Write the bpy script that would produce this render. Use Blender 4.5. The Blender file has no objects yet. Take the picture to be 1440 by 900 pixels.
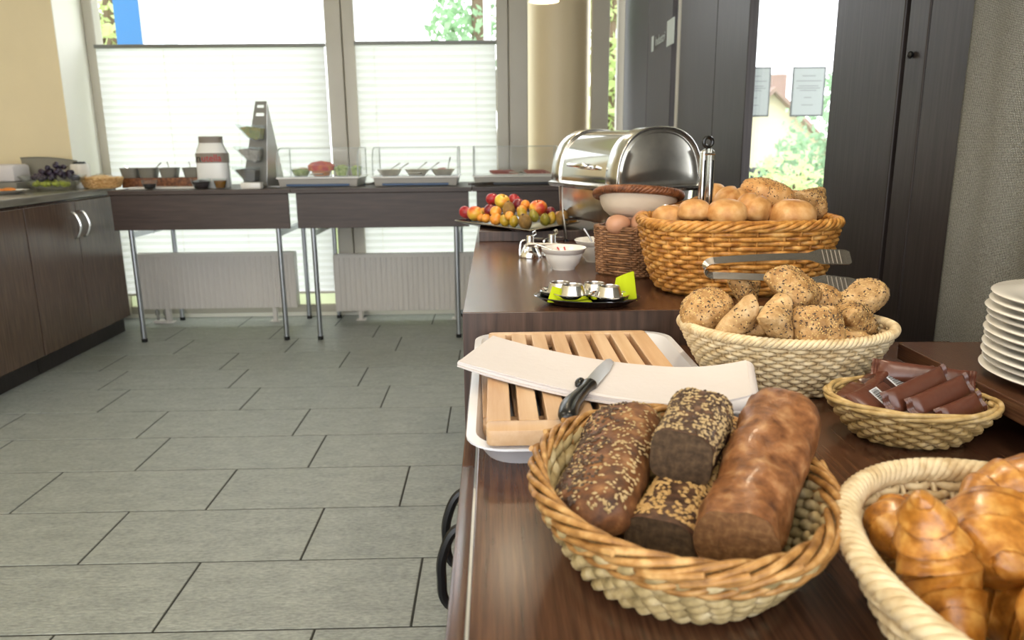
import bpy, bmesh, math, random
import numpy as np
from mathutils import Vector, Matrix, Euler, noise

rnd = random.Random(7)
PI = math.pi
scene = bpy.context.scene
COL = scene.collection

# ------------------------------------------------------------------ camera
CAM_H = 1.10
FPX = 1066.0
cam_data = bpy.data.cameras.new('camera')
cam = bpy.data.objects.new('camera', cam_data)
COL.objects.link(cam)
_pitch = math.atan(250 / FPX); _roll = 0.0095; _yaw = 22 / FPX / math.cos(_pitch)
_fw = Vector((math.sin(_yaw) * math.cos(_pitch), math.cos(_yaw) * math.cos(_pitch), -math.sin(_pitch)))
_r0 = Vector((math.cos(_yaw), -math.sin(_yaw), 0)); _u0 = _r0.cross(_fw)
_r = _r0 * math.cos(_roll) - _u0 * math.sin(_roll)
_u = _u0 * math.cos(_roll) + _r0 * math.sin(_roll)
_m = Matrix((( _r.x, _u.x, -_fw.x, 0), (_r.y, _u.y, -_fw.y, 0), (_r.z, _u.z, -_fw.z, CAM_H), (0, 0, 0, 1)))
cam.matrix_world = _m
cam_data.sensor_width = 36.0
cam_data.lens = 36.0 * FPX / 1440.0
cam_data.clip_start = 0.02
cam_data.clip_end = 300
cam_data.dof.use_dof = True
cam_data.dof.focus_distance = 1.08
cam_data.dof.aperture_fstop = 8.0
scene.camera = cam

# ------------------------------------------------------------------ world and exposure
world = bpy.data.worlds.new('world'); scene.world = world
world.use_nodes = True
_bg = world.node_tree.nodes['Background']
_bg.inputs['Color'].default_value = (0.94, 0.97, 1.0, 1)
_bg.inputs['Strength'].default_value = 2.3
scene.view_settings.view_transform = 'Standard'
scene.view_settings.look = 'None'
scene.view_settings.gamma = 1.0
scene.view_settings.use_curve_mapping = False
scene.view_settings.exposure = 0.95
try:
    scene.cycles.use_denoising = True
    scene.cycles.max_bounces = 10
    scene.cycles.transparent_max_bounces = 24
    scene.cycles.caustics_reflective = False
    scene.cycles.caustics_refractive = False
    scene.cycles.sample_clamp_indirect = 6.0
except Exception:
    pass

# ------------------------------------------------------------------ materials
def lin(h):
    h = h.lstrip('#')
    out = []
    for i in (0, 2, 4):
        c = int(h[i:i+2], 16) / 255
        out.append(c / 12.92 if c <= 0.04045 else ((c + 0.055) / 1.055) ** 2.4)
    return (*out, 1.0)

class NT:
    def __init__(self, name):
        self.m = bpy.data.materials.new(name); self.m.use_nodes = True
        self.t = self.m.node_tree; self.n = self.t.nodes; self.l = self.t.links
        self.b = self.n['Principled BSDF']; self.o = self.n['Material Output']
    def add(self, typ, **kw):
        nd = self.n.new(typ)
        for k, v in kw.items():
            if k in nd.inputs.keys() if hasattr(nd.inputs, 'keys') else False:
                nd.inputs[k].default_value = v
            else:
                setattr(nd, k, v)
        return nd
    def coords(self, scale=(1, 1, 1), rot=(0, 0, 0), src='Object'):
        tc = self.n.new('ShaderNodeTexCoord'); mp = self.n.new('ShaderNodeMapping')
        mp.inputs['Scale'].default_value = scale; mp.inputs['Rotation'].default_value = rot
        self.l.new(tc.outputs[src], mp.inputs['Vector'])
        return mp.outputs['Vector']
    def noise(self, vec, scale, detail=4, rough=0.55):
        nd = self.n.new('ShaderNodeTexNoise')
        nd.inputs['Scale'].default_value = scale; nd.inputs['Detail'].default_value = detail
        nd.inputs['Roughness'].default_value = rough
        self.l.new(vec, nd.inputs['Vector'])
        return nd.outputs['Fac']
    def ramp(self, fac, stops):
        r = self.n.new('ShaderNodeValToRGB')
        e = r.color_ramp.elements
        while len(e) < len(stops): e.new(0.5)
        for i, (p, c) in enumerate(stops):
            e[i].position = p; e[i].color = c if not isinstance(c, str) else lin(c)
        self.l.new(fac, r.inputs['Fac'])
        return r.outputs['Color']
    def bump(self, fac, strength, dist=0.01):
        b = self.n.new('ShaderNodeBump')
        b.inputs['Strength'].default_value = strength; b.inputs['Distance'].default_value = dist
        self.l.new(fac, b.inputs['Height'])
        self.l.new(b.outputs['Normal'], self.b.inputs['Normal'])
    def P(self, **kw):
        for k, v in kw.items():
            self.b.inputs[k.replace('_', ' ')].default_value = v

MT = {}
def plain(name, col, rough=0.5, metal=0.0, spec=0.5, var=0.0, vs=8, bump=0.0, bs=60, coat=0.0, bd=0.004):
    t = NT(name)
    c = lin(col) if isinstance(col, str) else col
    t.P(Roughness=rough, Metallic=metal, Base_Color=c)
    t.b.inputs['Specular IOR Level'].default_value = spec
    t.b.inputs['Coat Weight'].default_value = coat
    t.b.inputs['Coat Roughness'].default_value = 0.12
    v = None
    if var > 0:
        v = t.coords()
        f = t.noise(v, vs)
        lo = tuple(x * (1 - var) for x in c[:3]) + (1,); hi = tuple(min(1, x * (1 + var)) for x in c[:3]) + (1,)
        t.l.new(t.ramp(f, [(0.3, lo), (0.7, hi)]), t.b.inputs['Base Color'])
    if bump > 0:
        v = v or t.coords()
        t.bump(t.noise(v, bs), bump, bd)
    MT[name] = t.m
    return t.m

def multi(name, stops, scale, rough=0.5, stretch=(1, 1, 1), bump=0.0, bs=None, detail=5, spec=0.5, coat=0.0, bd=0.004, rr=0.55, src='Object'):
    t = NT(name)
    v = t.coords(stretch, src=src)
    f = t.noise(v, scale, detail, rr)
    t.l.new(t.ramp(f, stops), t.b.inputs['Base Color'])
    t.P(Roughness=rough)
    t.b.inputs['Specular IOR Level'].default_value = spec
    t.b.inputs['Coat Weight'].default_value = coat
    t.b.inputs['Coat Roughness'].default_value = 0.15
    if bump:
        t.bump(f if bs is None else t.noise(t.coords(), bs), bump, bd)
    MT[name] = t.m
    return t.m

def clear(name, tint=(1, 1, 1, 1), ior=1.45, rough=0.0, extra=0.0):
    t = NT(name)
    tr = t.n.new('ShaderNodeBsdfTransparent'); tr.inputs['Color'].default_value = tint
    gl = t.n.new('ShaderNodeBsdfGlossy'); gl.inputs['Roughness'].default_value = rough
    fr = t.n.new('ShaderNodeFresnel'); fr.inputs['IOR'].default_value = ior
    mx = t.n.new('ShaderNodeMixShader')
    ge = t.n.new('ShaderNodeNewGeometry'); ma = t.n.new('ShaderNodeMath'); ma.operation = 'MULTIPLY_ADD'
    ma.inputs[1].default_value = 1.0 / ior - ior; ma.inputs[2].default_value = ior      # same reflectance from both faces of a pane
    t.l.new(ge.outputs['Backfacing'], ma.inputs[0]); t.l.new(ma.outputs[0], fr.inputs['IOR'])
    t.l.new(fr.outputs['Fac'], mx.inputs['Fac'])
    t.l.new(tr.outputs['BSDF'], mx.inputs[1]); t.l.new(gl.outputs['BSDF'], mx.inputs[2])
    out = mx
    if extra > 0:
        df = t.n.new('ShaderNodeBsdfDiffuse'); df.inputs['Color'].default_value = (0.9, 0.92, 0.92, 1)
        m2 = t.n.new('ShaderNodeMixShader'); m2.inputs['Fac'].default_value = extra
        t.l.new(mx.outputs['Shader'], m2.inputs[1]); t.l.new(df.outputs['BSDF'], m2.inputs[2])
        out = m2
    t.l.new(out.outputs['Shader'], t.o.inputs['Surface'])
    MT[name] = t.m
    return t.m

def translucent(name, col, fac=0.5, var=0.0, vs=1.0):
    t = NT(name)
    c = lin(col)
    d = t.n.new('ShaderNodeBsdfDiffuse'); tr = t.n.new('ShaderNodeBsdfTranslucent')
    d.inputs['Color'].default_value = c; tr.inputs['Color'].default_value = c
    if var:
        f = t.noise(t.coords(), vs)
        lo = tuple(x * (1 - var) for x in c[:3]) + (1,); hi = tuple(min(1, x * (1 + var)) for x in c[:3]) + (1,)
        cc = t.ramp(f, [(0.3, lo), (0.7, hi)])
        t.l.new(cc, d.inputs['Color']); t.l.new(cc, tr.inputs['Color'])
    mx = t.n.new('ShaderNodeMixShader'); mx.inputs['Fac'].default_value = fac
    t.l.new(d.outputs['BSDF'], mx.inputs[1]); t.l.new(tr.outputs['BSDF'], mx.inputs[2])
    t.l.new(mx.outputs['Shader'], t.o.inputs['Surface'])
    MT[name] = t.m
    return t.m

def glow(name, col, strength):
    t = NT(name)
    t.P(Base_Color=lin(col), Roughness=0.5)
    t.b.inputs['Emission Color'].default_value = lin(col)
    t.b.inputs['Emission Strength'].default_value = strength
    MT[name] = t.m
    return t.m

# room
def tile_mat():
    t = NT('slate_tile')
    v = t.coords((1, 1, 1), src='Object')
    tc = t.n.new('ShaderNodeTexCoord')
    oi = t.n.new('ShaderNodeObjectInfo')
    mp = t.n.new('ShaderNodeMapping'); mp.inputs['Scale'].default_value = (1.0, 2.6, 1.0)
    ad = t.n.new('ShaderNodeVectorMath'); ad.operation = 'ADD'
    t.l.new(tc.outputs['Object'], ad.inputs[0]); t.l.new(oi.outputs['Location'], ad.inputs[1])
    t.l.new(ad.outputs['Vector'], mp.inputs['Vector'])
    a = t.noise(mp.outputs['Vector'], 9, 8, 0.68)
    b = t.noise(mp.outputs['Vector'], 55, 5, 0.6)
    mx = t.n.new('ShaderNodeMath'); mx.operation = 'MULTIPLY_ADD'; mx.inputs[1].default_value = 0.6; 
    t.l.new(b, mx.inputs[0]); 
    sc = t.n.new('ShaderNodeMath'); sc.operation = 'MULTIPLY'; sc.inputs[1].default_value = 0.4
    t.l.new(a, sc.inputs[0]); t.l.new(sc.outputs[0], mx.inputs[2])
    col = t.ramp(mx.outputs[0], [(0.34, '757a75'), (0.5, '949993'), (0.66, 'aeb3ac')])
    t.l.new(col, t.b.inputs['Base Color'])
    t.P(Roughness=0.36)
    t.b.inputs['Specular IOR Level'].default_value = 0.6
    t.bump(mx.outputs[0], 0.6, 0.008)
    MT['tile'] = t.m
tile_mat()
plain('grout', '2e2f2b', 0.8)
plain('cream_wall', 'e3d4ae', 0.7, var=0.03, vs=3, bump=0.1, bs=200)
plain('column_paint', 'e2d0ac', 0.45, var=0.02, vs=3)
plain('ceiling_paint', 'f0e6d2', 0.8)
plain('frame_taupe', 'b7b1a2', 0.32, var=0.03, vs=5)
plain('sill_white', 'e3e0d2', 0.5)
clear('window_glass', ior=1.18)
translucent('blind_fabric', 'd9d9d9', 0.58)
plain('rail_grey', '6f706a', 0.4, metal=0.3)
plain('radiator_white', 'd2cdc6', 0.35)
plain('valve_grey', '8a8880', 0.35, metal=0.6)

def wood(name, stops, stretch, scale=14, rough=0.35, spec=0.5, bump=0.05, coat=0.0, src='Object'):
    return multi(name, stops, scale, rough, stretch, bump=bump, detail=7, spec=spec, coat=coat, bd=0.002, rr=0.6, src=src)
DARK = [(0.3, '2c201b'), (0.52, '46352d'), (0.72, '594539')]
wood('counter_wood', [(0.28, '38241a'), (0.5, '523627'), (0.74, '674731')], (1.0, 0.035, 1.0), 230, 0.22, 0.5, 0.03)
wood('riser_face_wood', [(0.3, '2f2420'), (0.55, '4a3931'), (0.75, '5c483e')], (1.0, 1.0, 0.05), 90, 0.4)
wood('cabinet_wood', [(0.3, '4e3d33'), (0.52, '5e4a3d'), (0.74, '6c5747')], (1.0, 1.0, 0.05), 110, 0.24)
wood('skirt_wood', [(0.3, '33261f'), (0.55, '44352e'), (0.75, '523f37')], (0.06, 1.0, 1.0), 60, 0.42)
wood('panel_wood', [(0.3, '221d1c'), (0.52, '2f2928'), (0.74, '3a3432')], (1.0, 1.0, 0.04), 130, 0.42, 0.28, 0.03)
wood('worktop_edge', [(0.3, '6a655b'), (0.7, '8b867a')], (1.0, 0.1, 1.0), 40, 0.25)
wood('beech', [(0.3, 'b98f68'), (0.52, 'cba984'), (0.74, 'd9bd9c')], (1.0, 0.06, 1.0), 40, 0.42, 0.4)
plain('recess_black', '14110f', 0.7)
plain('black_metal', '1b1b1c', 0.35, metal=0.4)
plain('steel', (0.74, 0.73, 0.70, 1), 0.2, metal=1.0, bump=0.02, bs=30)
plain('steel_bright', (0.86, 0.86, 0.85, 1), 0.08, metal=1.0)
plain('steel_brushed', (0.78, 0.75, 0.66, 1), 0.3, metal=1.0, var=0.18, vs=14, bump=0.02, bs=60)
plain('tong_steel', (0.55, 0.50, 0.46, 1), 0.22, metal=1.0, bump=0.03, bs=40)
plain('steel_dark', (0.3, 0.28, 0.26, 1), 0.3, metal=1.0)
plain('alu_edge', (0.7, 0.7, 0.68, 1), 0.35, metal=0.9)
plain('leg_metal', (0.42, 0.44, 0.46, 1), 0.28, metal=0.9)
plain('white_plastic', 'dfe0e6', 0.3, spec=0.5)
plain('porcelain', 'e9e6df', 0.14, spec=0.6, coat=0.3)
plain('porcelain_warm', 'e4d8cd', 0.18, spec=0.6)
plain('cotton_white', 'd2cdcd', 0.9, spec=0.2, bump=0.35, bs=45, bd=0.004)
plain('linen', 'c8b9a6', 0.95, spec=0.1, bump=0.25, bs=300, bd=0.001)
plain('paper_lime', 'b0c01c', 0.85, spec=0.2, bump=0.1, bs=250, bd=0.001)
plain('dark_enamel', '12131a', 0.12, coat=0.4)
plain('black_plastic', '141414', 0.25)
plain('egg_shell', 'c08f70', 0.45, var=0.06, vs=20)
plain('ice_blue', '2c4f7a', 0.3)
plain('ice_black', '20262c', 0.3)
clear('acrylic', (0.98, 0.985, 0.985, 1), 1.3, 0.02, 0.03)
plain('case_grey', 'a39e95', 0.45)
plain('reveal_white', 'f6f5ea', 0.6)
clear('bowl_glass', (0.95, 0.97, 0.97, 1), 1.22, 0.01, 0.02)
plain('acrylic_edge', 'b9bfbd', 0.2)
plain('jam_dark', '1e0f12', 0.1)
plain('honey', '8a5a16', 0.1)
multi('salad', [(0.3, '5c7a22'), (0.5, 'a5b65a'), (0.7, 'd3d59a')], 60, 0.6)
multi('fruit_mix', [(0.3, '8a1f24'), (0.5, 'c2402e'), (0.7, 'd98a2c')], 30, 0.4)
multi('cold_cuts', [(0.3, '8e3f3a'), (0.5, 'b9716a'), (0.7, 'dba79c')], 60, 0.5)
multi('cheese_spread', [(0.3, 'b9a98a'), (0.6, 'd9cfb4')], 40, 0.6)
multi('muesli', [(0.3, '5d4425'), (0.5, '7d8a3a'), (0.7, 'b07a34')], 120, 0.8)
multi('muesli_grey', [(0.3, '6a6058'), (0.5, '9a9086'), (0.7, 'b7aca0')], 120, 0.8)
multi('muesli_dark', [(0.3, '2f2926'), (0.5, '4e463f'), (0.7, '786d62')], 120, 0.8)
plain('grape_dark', '2a1d33', 0.3, var=0.3, vs=20)
plain('grape_green', 'a7ad3e', 0.3, var=0.15, vs=20)
plain('tray_grey', '7d7a70', 0.4)
plain('orange_food', 'd9822b', 0.5)
# wicker
def wicker(name, a, b, c, rough=0.45, scale=60):
    multi(name, [(0.3, a), (0.52, b), (0.72, c)], scale, rough, (1, 1, 1), bump=0.06, spec=0.4, detail=3)
wicker('wicker_amber', '8a5420', 'bf863f', 'dcae68')
wicker('wicker_pale', 'c0a67c', 'dcc9a3', 'ead9b8')
wicker('wicker_straw', '9a7d4c', 'bfa26c', 'd6be90')
wicker('wicker_brown', '5e4028', '8a6242', 'a9805c')
wicker('wicker_lid', '4a2c1c', '7a4a2c', '99653f')
wicker('willow_brown', '775026', 'ac7e46', 'cfa970', 0.42, 70)
wicker('seagrass', '82714a', 'b7a274', 'd4c49c', 0.8, 60)
wicker('paper_basket', 'b98a4e', 'd6ab70', 'e6c794')
# bread
def crust(name, a, b, c, scale=22, rough=0.5, bump=0.25, bs=None, coat=0.0):
    multi(name, [(0.3, a), (0.52, b), (0.74, c)], scale, rough, (1, 1, 1), bump=bump, bs=bs, spec=0.35, coat=coat, bd=0.003)
crust('roll_seeded', '8a6337', 'b48d5a', 'cfb083', 60, 0.55, 0.9, 150)
crust('roll_plain', 'a9713a', 'cb9a60', 'e0bb8a', 35, 0.45, 0.12)
crust('roll_floury', '9a7648', 'bf9c6c', 'd6ba90', 60, 0.6, 0.8, 150)
crust('rye_dark', '2e211a', '553b2b', '7d5c42', 90, 0.6, 0.6)
crust('rye_crust', '3a2418', '744a2c', 'a87a4e', 60, 0.5, 0.6)
crust('rye_loaf', '53301a', '8a5a36', 'b58a60', 70, 0.42, 0.9, coat=0.08)
crust('rye_crumb', '32261a', '4b3a29', '5f4b36', 160, 0.9, 0.6)
crust('tan_crumb', '5f4128', '7a5636', '94704a', 160, 0.9, 0.6)
def croissant_mat():
    t = NT('croissant_crust')
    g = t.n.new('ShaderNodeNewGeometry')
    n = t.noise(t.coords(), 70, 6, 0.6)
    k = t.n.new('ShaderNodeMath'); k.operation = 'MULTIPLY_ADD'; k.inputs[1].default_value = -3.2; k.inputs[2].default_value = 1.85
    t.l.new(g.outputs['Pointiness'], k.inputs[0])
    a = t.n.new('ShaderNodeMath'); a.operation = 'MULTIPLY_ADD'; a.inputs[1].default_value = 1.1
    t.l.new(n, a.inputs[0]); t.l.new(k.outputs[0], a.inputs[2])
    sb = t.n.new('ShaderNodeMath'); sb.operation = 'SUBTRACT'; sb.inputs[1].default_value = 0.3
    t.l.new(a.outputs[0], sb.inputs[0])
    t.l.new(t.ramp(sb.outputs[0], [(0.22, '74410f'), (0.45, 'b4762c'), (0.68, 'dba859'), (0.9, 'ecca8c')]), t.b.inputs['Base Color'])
    t.P(Roughness=0.32); t.b.inputs['Coat Weight'].default_value = 0.25; t.b.inputs['Coat Roughness'].default_value = 0.2
    t.bump(n, 0.35, 0.003)
    MT['croissant_crust'] = t.m
croissant_mat()
plain('seed_dark', '4a3628', 0.5)
plain('seed_light', 'd8b878', 0.5)
plain('seed_pale', 'b39a6e', 0.5)
plain('seed_gold', 'b8935a', 0.5)
plain('choc_wrap', '5d3527', 0.28, spec=0.6, var=0.12, vs=10, bump=0.12, bs=40)
plain('choc_wrap_dark', '3c231b', 0.3, spec=0.6, var=0.12, vs=10, bump=0.12, bs=40)
plain('sticker_white', 'dfe3ea', 0.5)
plain('ink_black', '17181a', 0.6)
plain('ink_grey', '85888a', 0.6)
plain('paper_grey', 'aeb6b4', 0.7)
plain('poster_edge', '4a5152', 0.5)
plain('ink_red', 'c01f2e', 0.5)
plain('label_taupe', '8a8076', 0.5)
plain('jar_white', 'f1f1ee', 0.25)
plain('sticker_frost', 'c9d0cb', 0.6)
# fruit
def fruit(name, stops, scale=18, rough=0.35, st=(1, 1, 1)):
    multi(name, stops, scale, rough, st, detail=3, spec=0.45, coat=0.15)
fruit('apple_red', [(0.35, '8c1a24'), (0.55, 'b32a2e'), (0.75, 'd0602f')])
fruit('apple_mixed', [(0.38, 'b8342a'), (0.5, 'd9752f'), (0.62, 'e0b040')])
fruit('apple_yellow', [(0.35, 'd98a34'), (0.5, 'dcb43a'), (0.7, 'd9c04a')])
fruit('plum_red', [(0.3, '5c1420'), (0.6, '8a1f2c'), (0.8, 'a83a34')])
fruit('apricot', [(0.3, 'd9822a'), (0.6, 'e8a040'), (0.8, 'ecb45c')])
fruit('kiwi', [(0.3, '6e5226'), (0.55, '8c6a34'), (0.75, 'a2813f')], 60, 0.8)
fruit('pear_yellow', [(0.3, '8e7a1e'), (0.55, 'c09a2e'), (0.75, 'd2b454')])
fruit('pear_green', [(0.3, '6e6a1e'), (0.55, '9a8c2e'), (0.75, 'b8a44a')])
plain('stem_brown', '3a2616', 0.8)
# fabric
def curtain_mat():
    t = NT('curtain_fabric')
    v = t.coords((1, 1, 1))
    def wv(direction, scale):
        w = t.n.new('ShaderNodeTexWave'); w.wave_type = 'BANDS'; w.bands_direction = direction
        w.inputs['Scale'].default_value = scale; w.inputs['Distortion'].default_value = 1.2; w.inputs['Detail'].default_value = 1
        w.inputs['Detail Scale'].default_value = 3
        t.l.new(v, w.inputs['Vector']); return w.outputs['Fac']
    m = t.n.new('ShaderNodeMath'); m.operation = 'MULTIPLY'
    t.l.new(wv('Y', 130), m.inputs[0]); t.l.new(wv('Z', 130), m.inputs[1])
    n = t.noise(v, 320, 3, 0.7)
    m2 = t.n.new('ShaderNodeMath'); m2.operation = 'MULTIPLY_ADD'; m2.inputs[1].default_value = 0.6
    t.l.new(n, m2.inputs[0]); t.l.new(m.outputs[0], m2.inputs[2])
    t.l.new(t.ramp(m2.outputs[0], [(0.25, '474844'), (0.55, '73746f'), (0.95, 'a3a49e')]), t.b.inputs['Base Color'])
    t.P(Roughness=0.9); t.b.inputs['Specular IOR Level'].default_value = 0.15
    t.bump(m2.outputs[0], 0.5, 0.002)
    MT['curtain'] = t.m
curtain_mat()
# outside
translucent('leaf_mid', 'a3bf78', 0.5, 0.3, 3)
translucent('leaf_light', 'c6d49a', 0.5, 0.15, 3)
translucent('leaf_blue', '9dbd98', 0.5, 0.35, 3)
plain('bark', '6a5a48', 0.9)
plain('pylon_blue', '0e5a8c', 0.4, var=0.04, vs=2)
plain('pylon_white', 'dfe6f2', 0.4)
plain('pole_white', 'eef0f0', 0.4)
plain('roof_tile', '8f7468', 0.8, var=0.15, vs=6)
plain('house_wall', 'd9cdb4', 0.8)
plain('lawn', '8fa05a', 0.9, var=0.25, vs=1.5)
plain('asphalt', '9a9a98', 0.9, var=0.08, vs=2)
plain('car_white', 'd9dde0', 0.2, coat=0.5)
plain('car_glass', '2a3036', 0.1)
plain('orange_hose', 'd08a4a', 0.6)
plain('lamp_shade', 'f2e2c4', 0.5)
glow('lamp_glow', 'fff0cf', 6.0)

# ------------------------------------------------------------------ mesh helpers
class M:
    def __init__(self):
        self.v = []; self.f = []
    def addv(self, pts, faces):
        o = len(self.v)
        self.v.extend([tuple(map(float, p)) for p in pts])
        self.f.extend([tuple(i + o for i in fc) for fc in faces])
        return self
    def box(self, x0, x1, y0, y1, z0, z1):
        p = [(x0, y0, z0), (x1, y0, z0), (x1, y1, z0), (x0, y1, z0), (x0, y0, z1), (x1, y0, z1), (x1, y1, z1), (x0, y1, z1)]
        return self.addv(p, [(0, 3, 2, 1), (4, 5, 6, 7), (0, 1, 5, 4), (1, 2, 6, 5), (2, 3, 7, 6), (3, 0, 4, 7)])
    def tube(self, pts, r, n=8, closed=False, caps=True, ref=None, flat=1.0):
        P = np.asarray(pts, float); k = len(P)
        if closed: T = np.roll(P, -1, 0) - np.roll(P, 1, 0)
        else: T = np.gradient(P, axis=0)
        T /= np.linalg.norm(T, axis=1)[:, None] + 1e-12
        if ref is None:
            a = np.abs(T).mean(0); ref = [(1, 0, 0), (0, 1, 0), (0, 0, 1)][int(np.argmin(a))]
        ref = np.array(ref, float)
        N = np.cross(T, ref); N /= np.linalg.norm(N, axis=1)[:, None] + 1e-12
        B = np.cross(N, T)
        R = np.broadcast_to(np.asarray(r, float), (k,))
        an = np.arange(n) * 2 * PI / n
        V = P[:, None, :] + (N[:, None, :] * np.cos(an)[None, :, None] + flat * B[:, None, :] * np.sin(an)[None, :, None]) * R[:, None, None]
        o = len(self.v); self.v.extend(map(tuple, V.reshape(-1, 3).tolist()))
        for i in range(k if closed else k - 1):
            a = o + i * n; b = o + ((i + 1) % k) * n
            for j in range(n):
                j2 = (j + 1) % n
                self.f.append((a + j, a + j2, b + j2, b + j))
        if caps and not closed:
            self.f.append(tuple(o + j for j in range(n - 1, -1, -1)))
            self.f.append(tuple(o + (k - 1) * n + j for j in range(n)))
        return self
    def lathe(self, prof, n=32, sx=1.0, sy=1.0, c=(0, 0, 0), expo=2.0, caps=True):
        rings = []
        for r, z in prof:
            ring = []
            for j in range(n):
                a = 2 * PI * j / n; ca, sa = math.cos(a), math.sin(a)
                if expo != 2.0:
                    ca = math.copysign(abs(ca) ** (2 / expo), ca); sa = math.copysign(abs(sa) ** (2 / expo), sa)
                ring.append((c[0] + r * sx * ca, c[1] + r * sy * sa, c[2] + z))
            rings.append(ring)
        return self.loft(rings, True, caps and prof[0][0] > 1e-5, caps and prof[-1][0] > 1e-5)
    def loft(self, rings, closed=True, cap0=True, cap1=True):
        o = len(self.v); n = len(rings[0])
        for r in rings: self.v.extend([tuple(map(float, p)) for p in r])
        for i in range(len(rings) - 1):
            a = o + i * n; b = a + n
            for j in range(n if closed else n - 1):
                j2 = (j + 1) % n
                self.f.append((a + j, a + j2, b + j2, b + j))
        if cap0: self.f.append(tuple(o + j for j in range(n - 1, -1, -1)))
        if cap1: self.f.append(tuple(o + (len(rings) - 1) * n + j for j in range(n)))
        return self
    def prism(self, poly, axis, a, b):
        def p3(p, t):
            if axis == 'x': return (t, p[0], p[1])
            if axis == 'y': return (p[0], t, p[1])
            return (p[0], p[1], t)
        return self.loft([[p3(p, a) for p in poly], [p3(p, b) for p in poly]])
    def grid(self, fn, nu, nv, wrap=False):
        o = len(self.v); cu = nu if wrap else nu + 1
        for i in range(nv + 1):
            for j in range(cu):
                self.v.append(tuple(map(float, fn(j / nu, i / nv))))
        for i in range(nv):
            for j in range(nu):
                j2 = (j + 1) % cu if wrap else j + 1
                self.f.append((o + i * cu + j, o + i * cu + j2, o + (i + 1) * cu + j2, o + (i + 1) * cu + j))
        return self
    def ell(self, c, rx, ry, rz, nu=14, nv=9):
        prof = [(max(1e-6, math.sin(PI * i / nv)), -math.cos(PI * i / nv)) for i in range(nv + 1)]
        rings = [[(c[0] + rx * r * math.cos(2 * PI * j / nu), c[1] + ry * r * math.sin(2 * PI * j / nu), c[2] + rz * z) for j in range(nu)] for r, z in prof]
        return self.loft(rings, True, False, False)
    def sheet(self, pts, th):
        # thick quad strip: pts = list of rows (list of 3d points); extruded downwards by th
        nr, nc = len(pts), len(pts[0]); o = len(self.v)
        for row in pts:
            for p in row: self.v.append(tuple(map(float, p)))
        for row in pts:
            for p in row: self.v.append((float(p[0]), float(p[1]), float(p[2]) - th))
        k = nr * nc
        for i in range(nr - 1):
            for j in range(nc - 1):
                a = o + i * nc + j
                self.f.append((a, a + 1, a + nc + 1, a + nc)); self.f.append((a + k, a + k + nc, a + k + nc + 1, a + k + 1))
        def side(idx):
            for a, b in zip(idx[:-1], idx[1:]): self.f.append((o + a, o + a + k, o + b + k, o + b))
        side(list(range(nc))[::1]); side([(nr - 1) * nc + j for j in range(nc)][::-1])
        side([i * nc for i in range(nr)][::-1]); side([i * nc + nc - 1 for i in range(nr)])
        return self

def link(o, parent=None):
    COL.objects.link(o)
    if parent is not None: o.parent = parent
    return o

def tag(o, label=None, cat=None, group=None, kind=None):
    if label: o['label'] = label
    if cat: o['category'] = cat
    if group: o['group'] = group
    if kind: o['kind'] = kind
    return o

def thing(name, label, cat, loc=(0, 0, 0), rz=0.0, group=None):
    o = bpy.data.objects.new(name, None)
    o.empty_display_size = 0.02
    o.location = loc; o.rotation_euler = (0, 0, rz)
    link(o)
    return tag(o, label, cat, group)

def build(m, name, mat, parent=None, loc=None, rot=None, bevel=0.0, seg=2, smooth=True, sharp=38, label=None, cat=None, group=None, kind=None, recalc=True):
    me = bpy.data.meshes.new(name)
    me.from_pydata(m.v, [], m.f)
    if bevel > 0 or recalc:
        bm = bmesh.new(); bm.from_mesh(me)
        if recalc: bmesh.ops.recalc_face_normals(bm, faces=bm.faces)
        if bevel > 0:
            es = [e for e in bm.edges if len(e.link_faces) == 2 and e.calc_face_angle(0) > 0.5]
            bmesh.ops.bevel(bm, geom=es, offset=bevel, segments=seg, profile=0.5, affect='EDGES', clamp_overlap=True)
        bm.to_mesh(me); bm.free()
    if smooth:
        me.polygons.foreach_set('use_smooth', [True] * len(me.polygons))
        me.set_sharp_from_angle(angle=math.radians(sharp))
    me.update()
    me.materials.append(MT[mat] if isinstance(mat, str) else mat)
    o = bpy.data.objects.new(name, me)
    if loc is not None: o.location = loc
    if rot is not None: o.rotation_euler = rot
    link(o, parent)
    return tag(o, label, cat, group, kind)

def share(name, me, parent=None, loc=(0, 0, 0), rot=(0, 0, 0), scale=(1, 1, 1)):
    o = bpy.data.objects.new(name, me)
    o.location = loc; o.rotation_euler = rot; o.scale = scale
    return link(o, parent)

def arc(c, r, a0, a1, n, plane='xy'):
    out = []
    for i in range(n + 1):
        a = a0 + (a1 - a0) * i / n
        x, y = r * math.cos(a), r * math.sin(a)
        if plane == 'xy': out.append((c[0] + x, c[1] + y, c[2]))
        elif plane == 'xz': out.append((c[0] + x, c[1], c[2] + y))
        else: out.append((c[0], c[1] + x, c[2] + y))
    return out

def rrect(x0, x1, y0, y1, r, n=5):
    pts = []
    for cx, cy, a in ((x1 - r, y1 - r, 0), (x0 + r, y1 - r, PI / 2), (x0 + r, y0 + r, PI), (x1 - r, y0 + r, 1.5 * PI)):
        for i in range(n + 1):
            t = a + PI / 2 * i / n
            pts.append((cx + r * math.cos(t), cy + r * math.sin(t)))
    return pts

def smoothpath(pts, n=8):
    P = [Vector(p) for p in pts]; out = []
    for i in range(len(P) - 1):
        p0 = P[max(i - 1, 0)]; p1 = P[i]; p2 = P[i + 1]; p3 = P[min(i + 2, len(P) - 1)]
        for k in range(n):
            t = k / n
            out.append(tuple(0.5 * ((2 * p1) + (p2 - p0) * t + (2 * p0 - 5 * p1 + 4 * p2 - p3) * t * t + (3 * p1 - p0 - 3 * p2 + p3) * t ** 3)))
    out.append(tuple(P[-1]))
    return out

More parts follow.
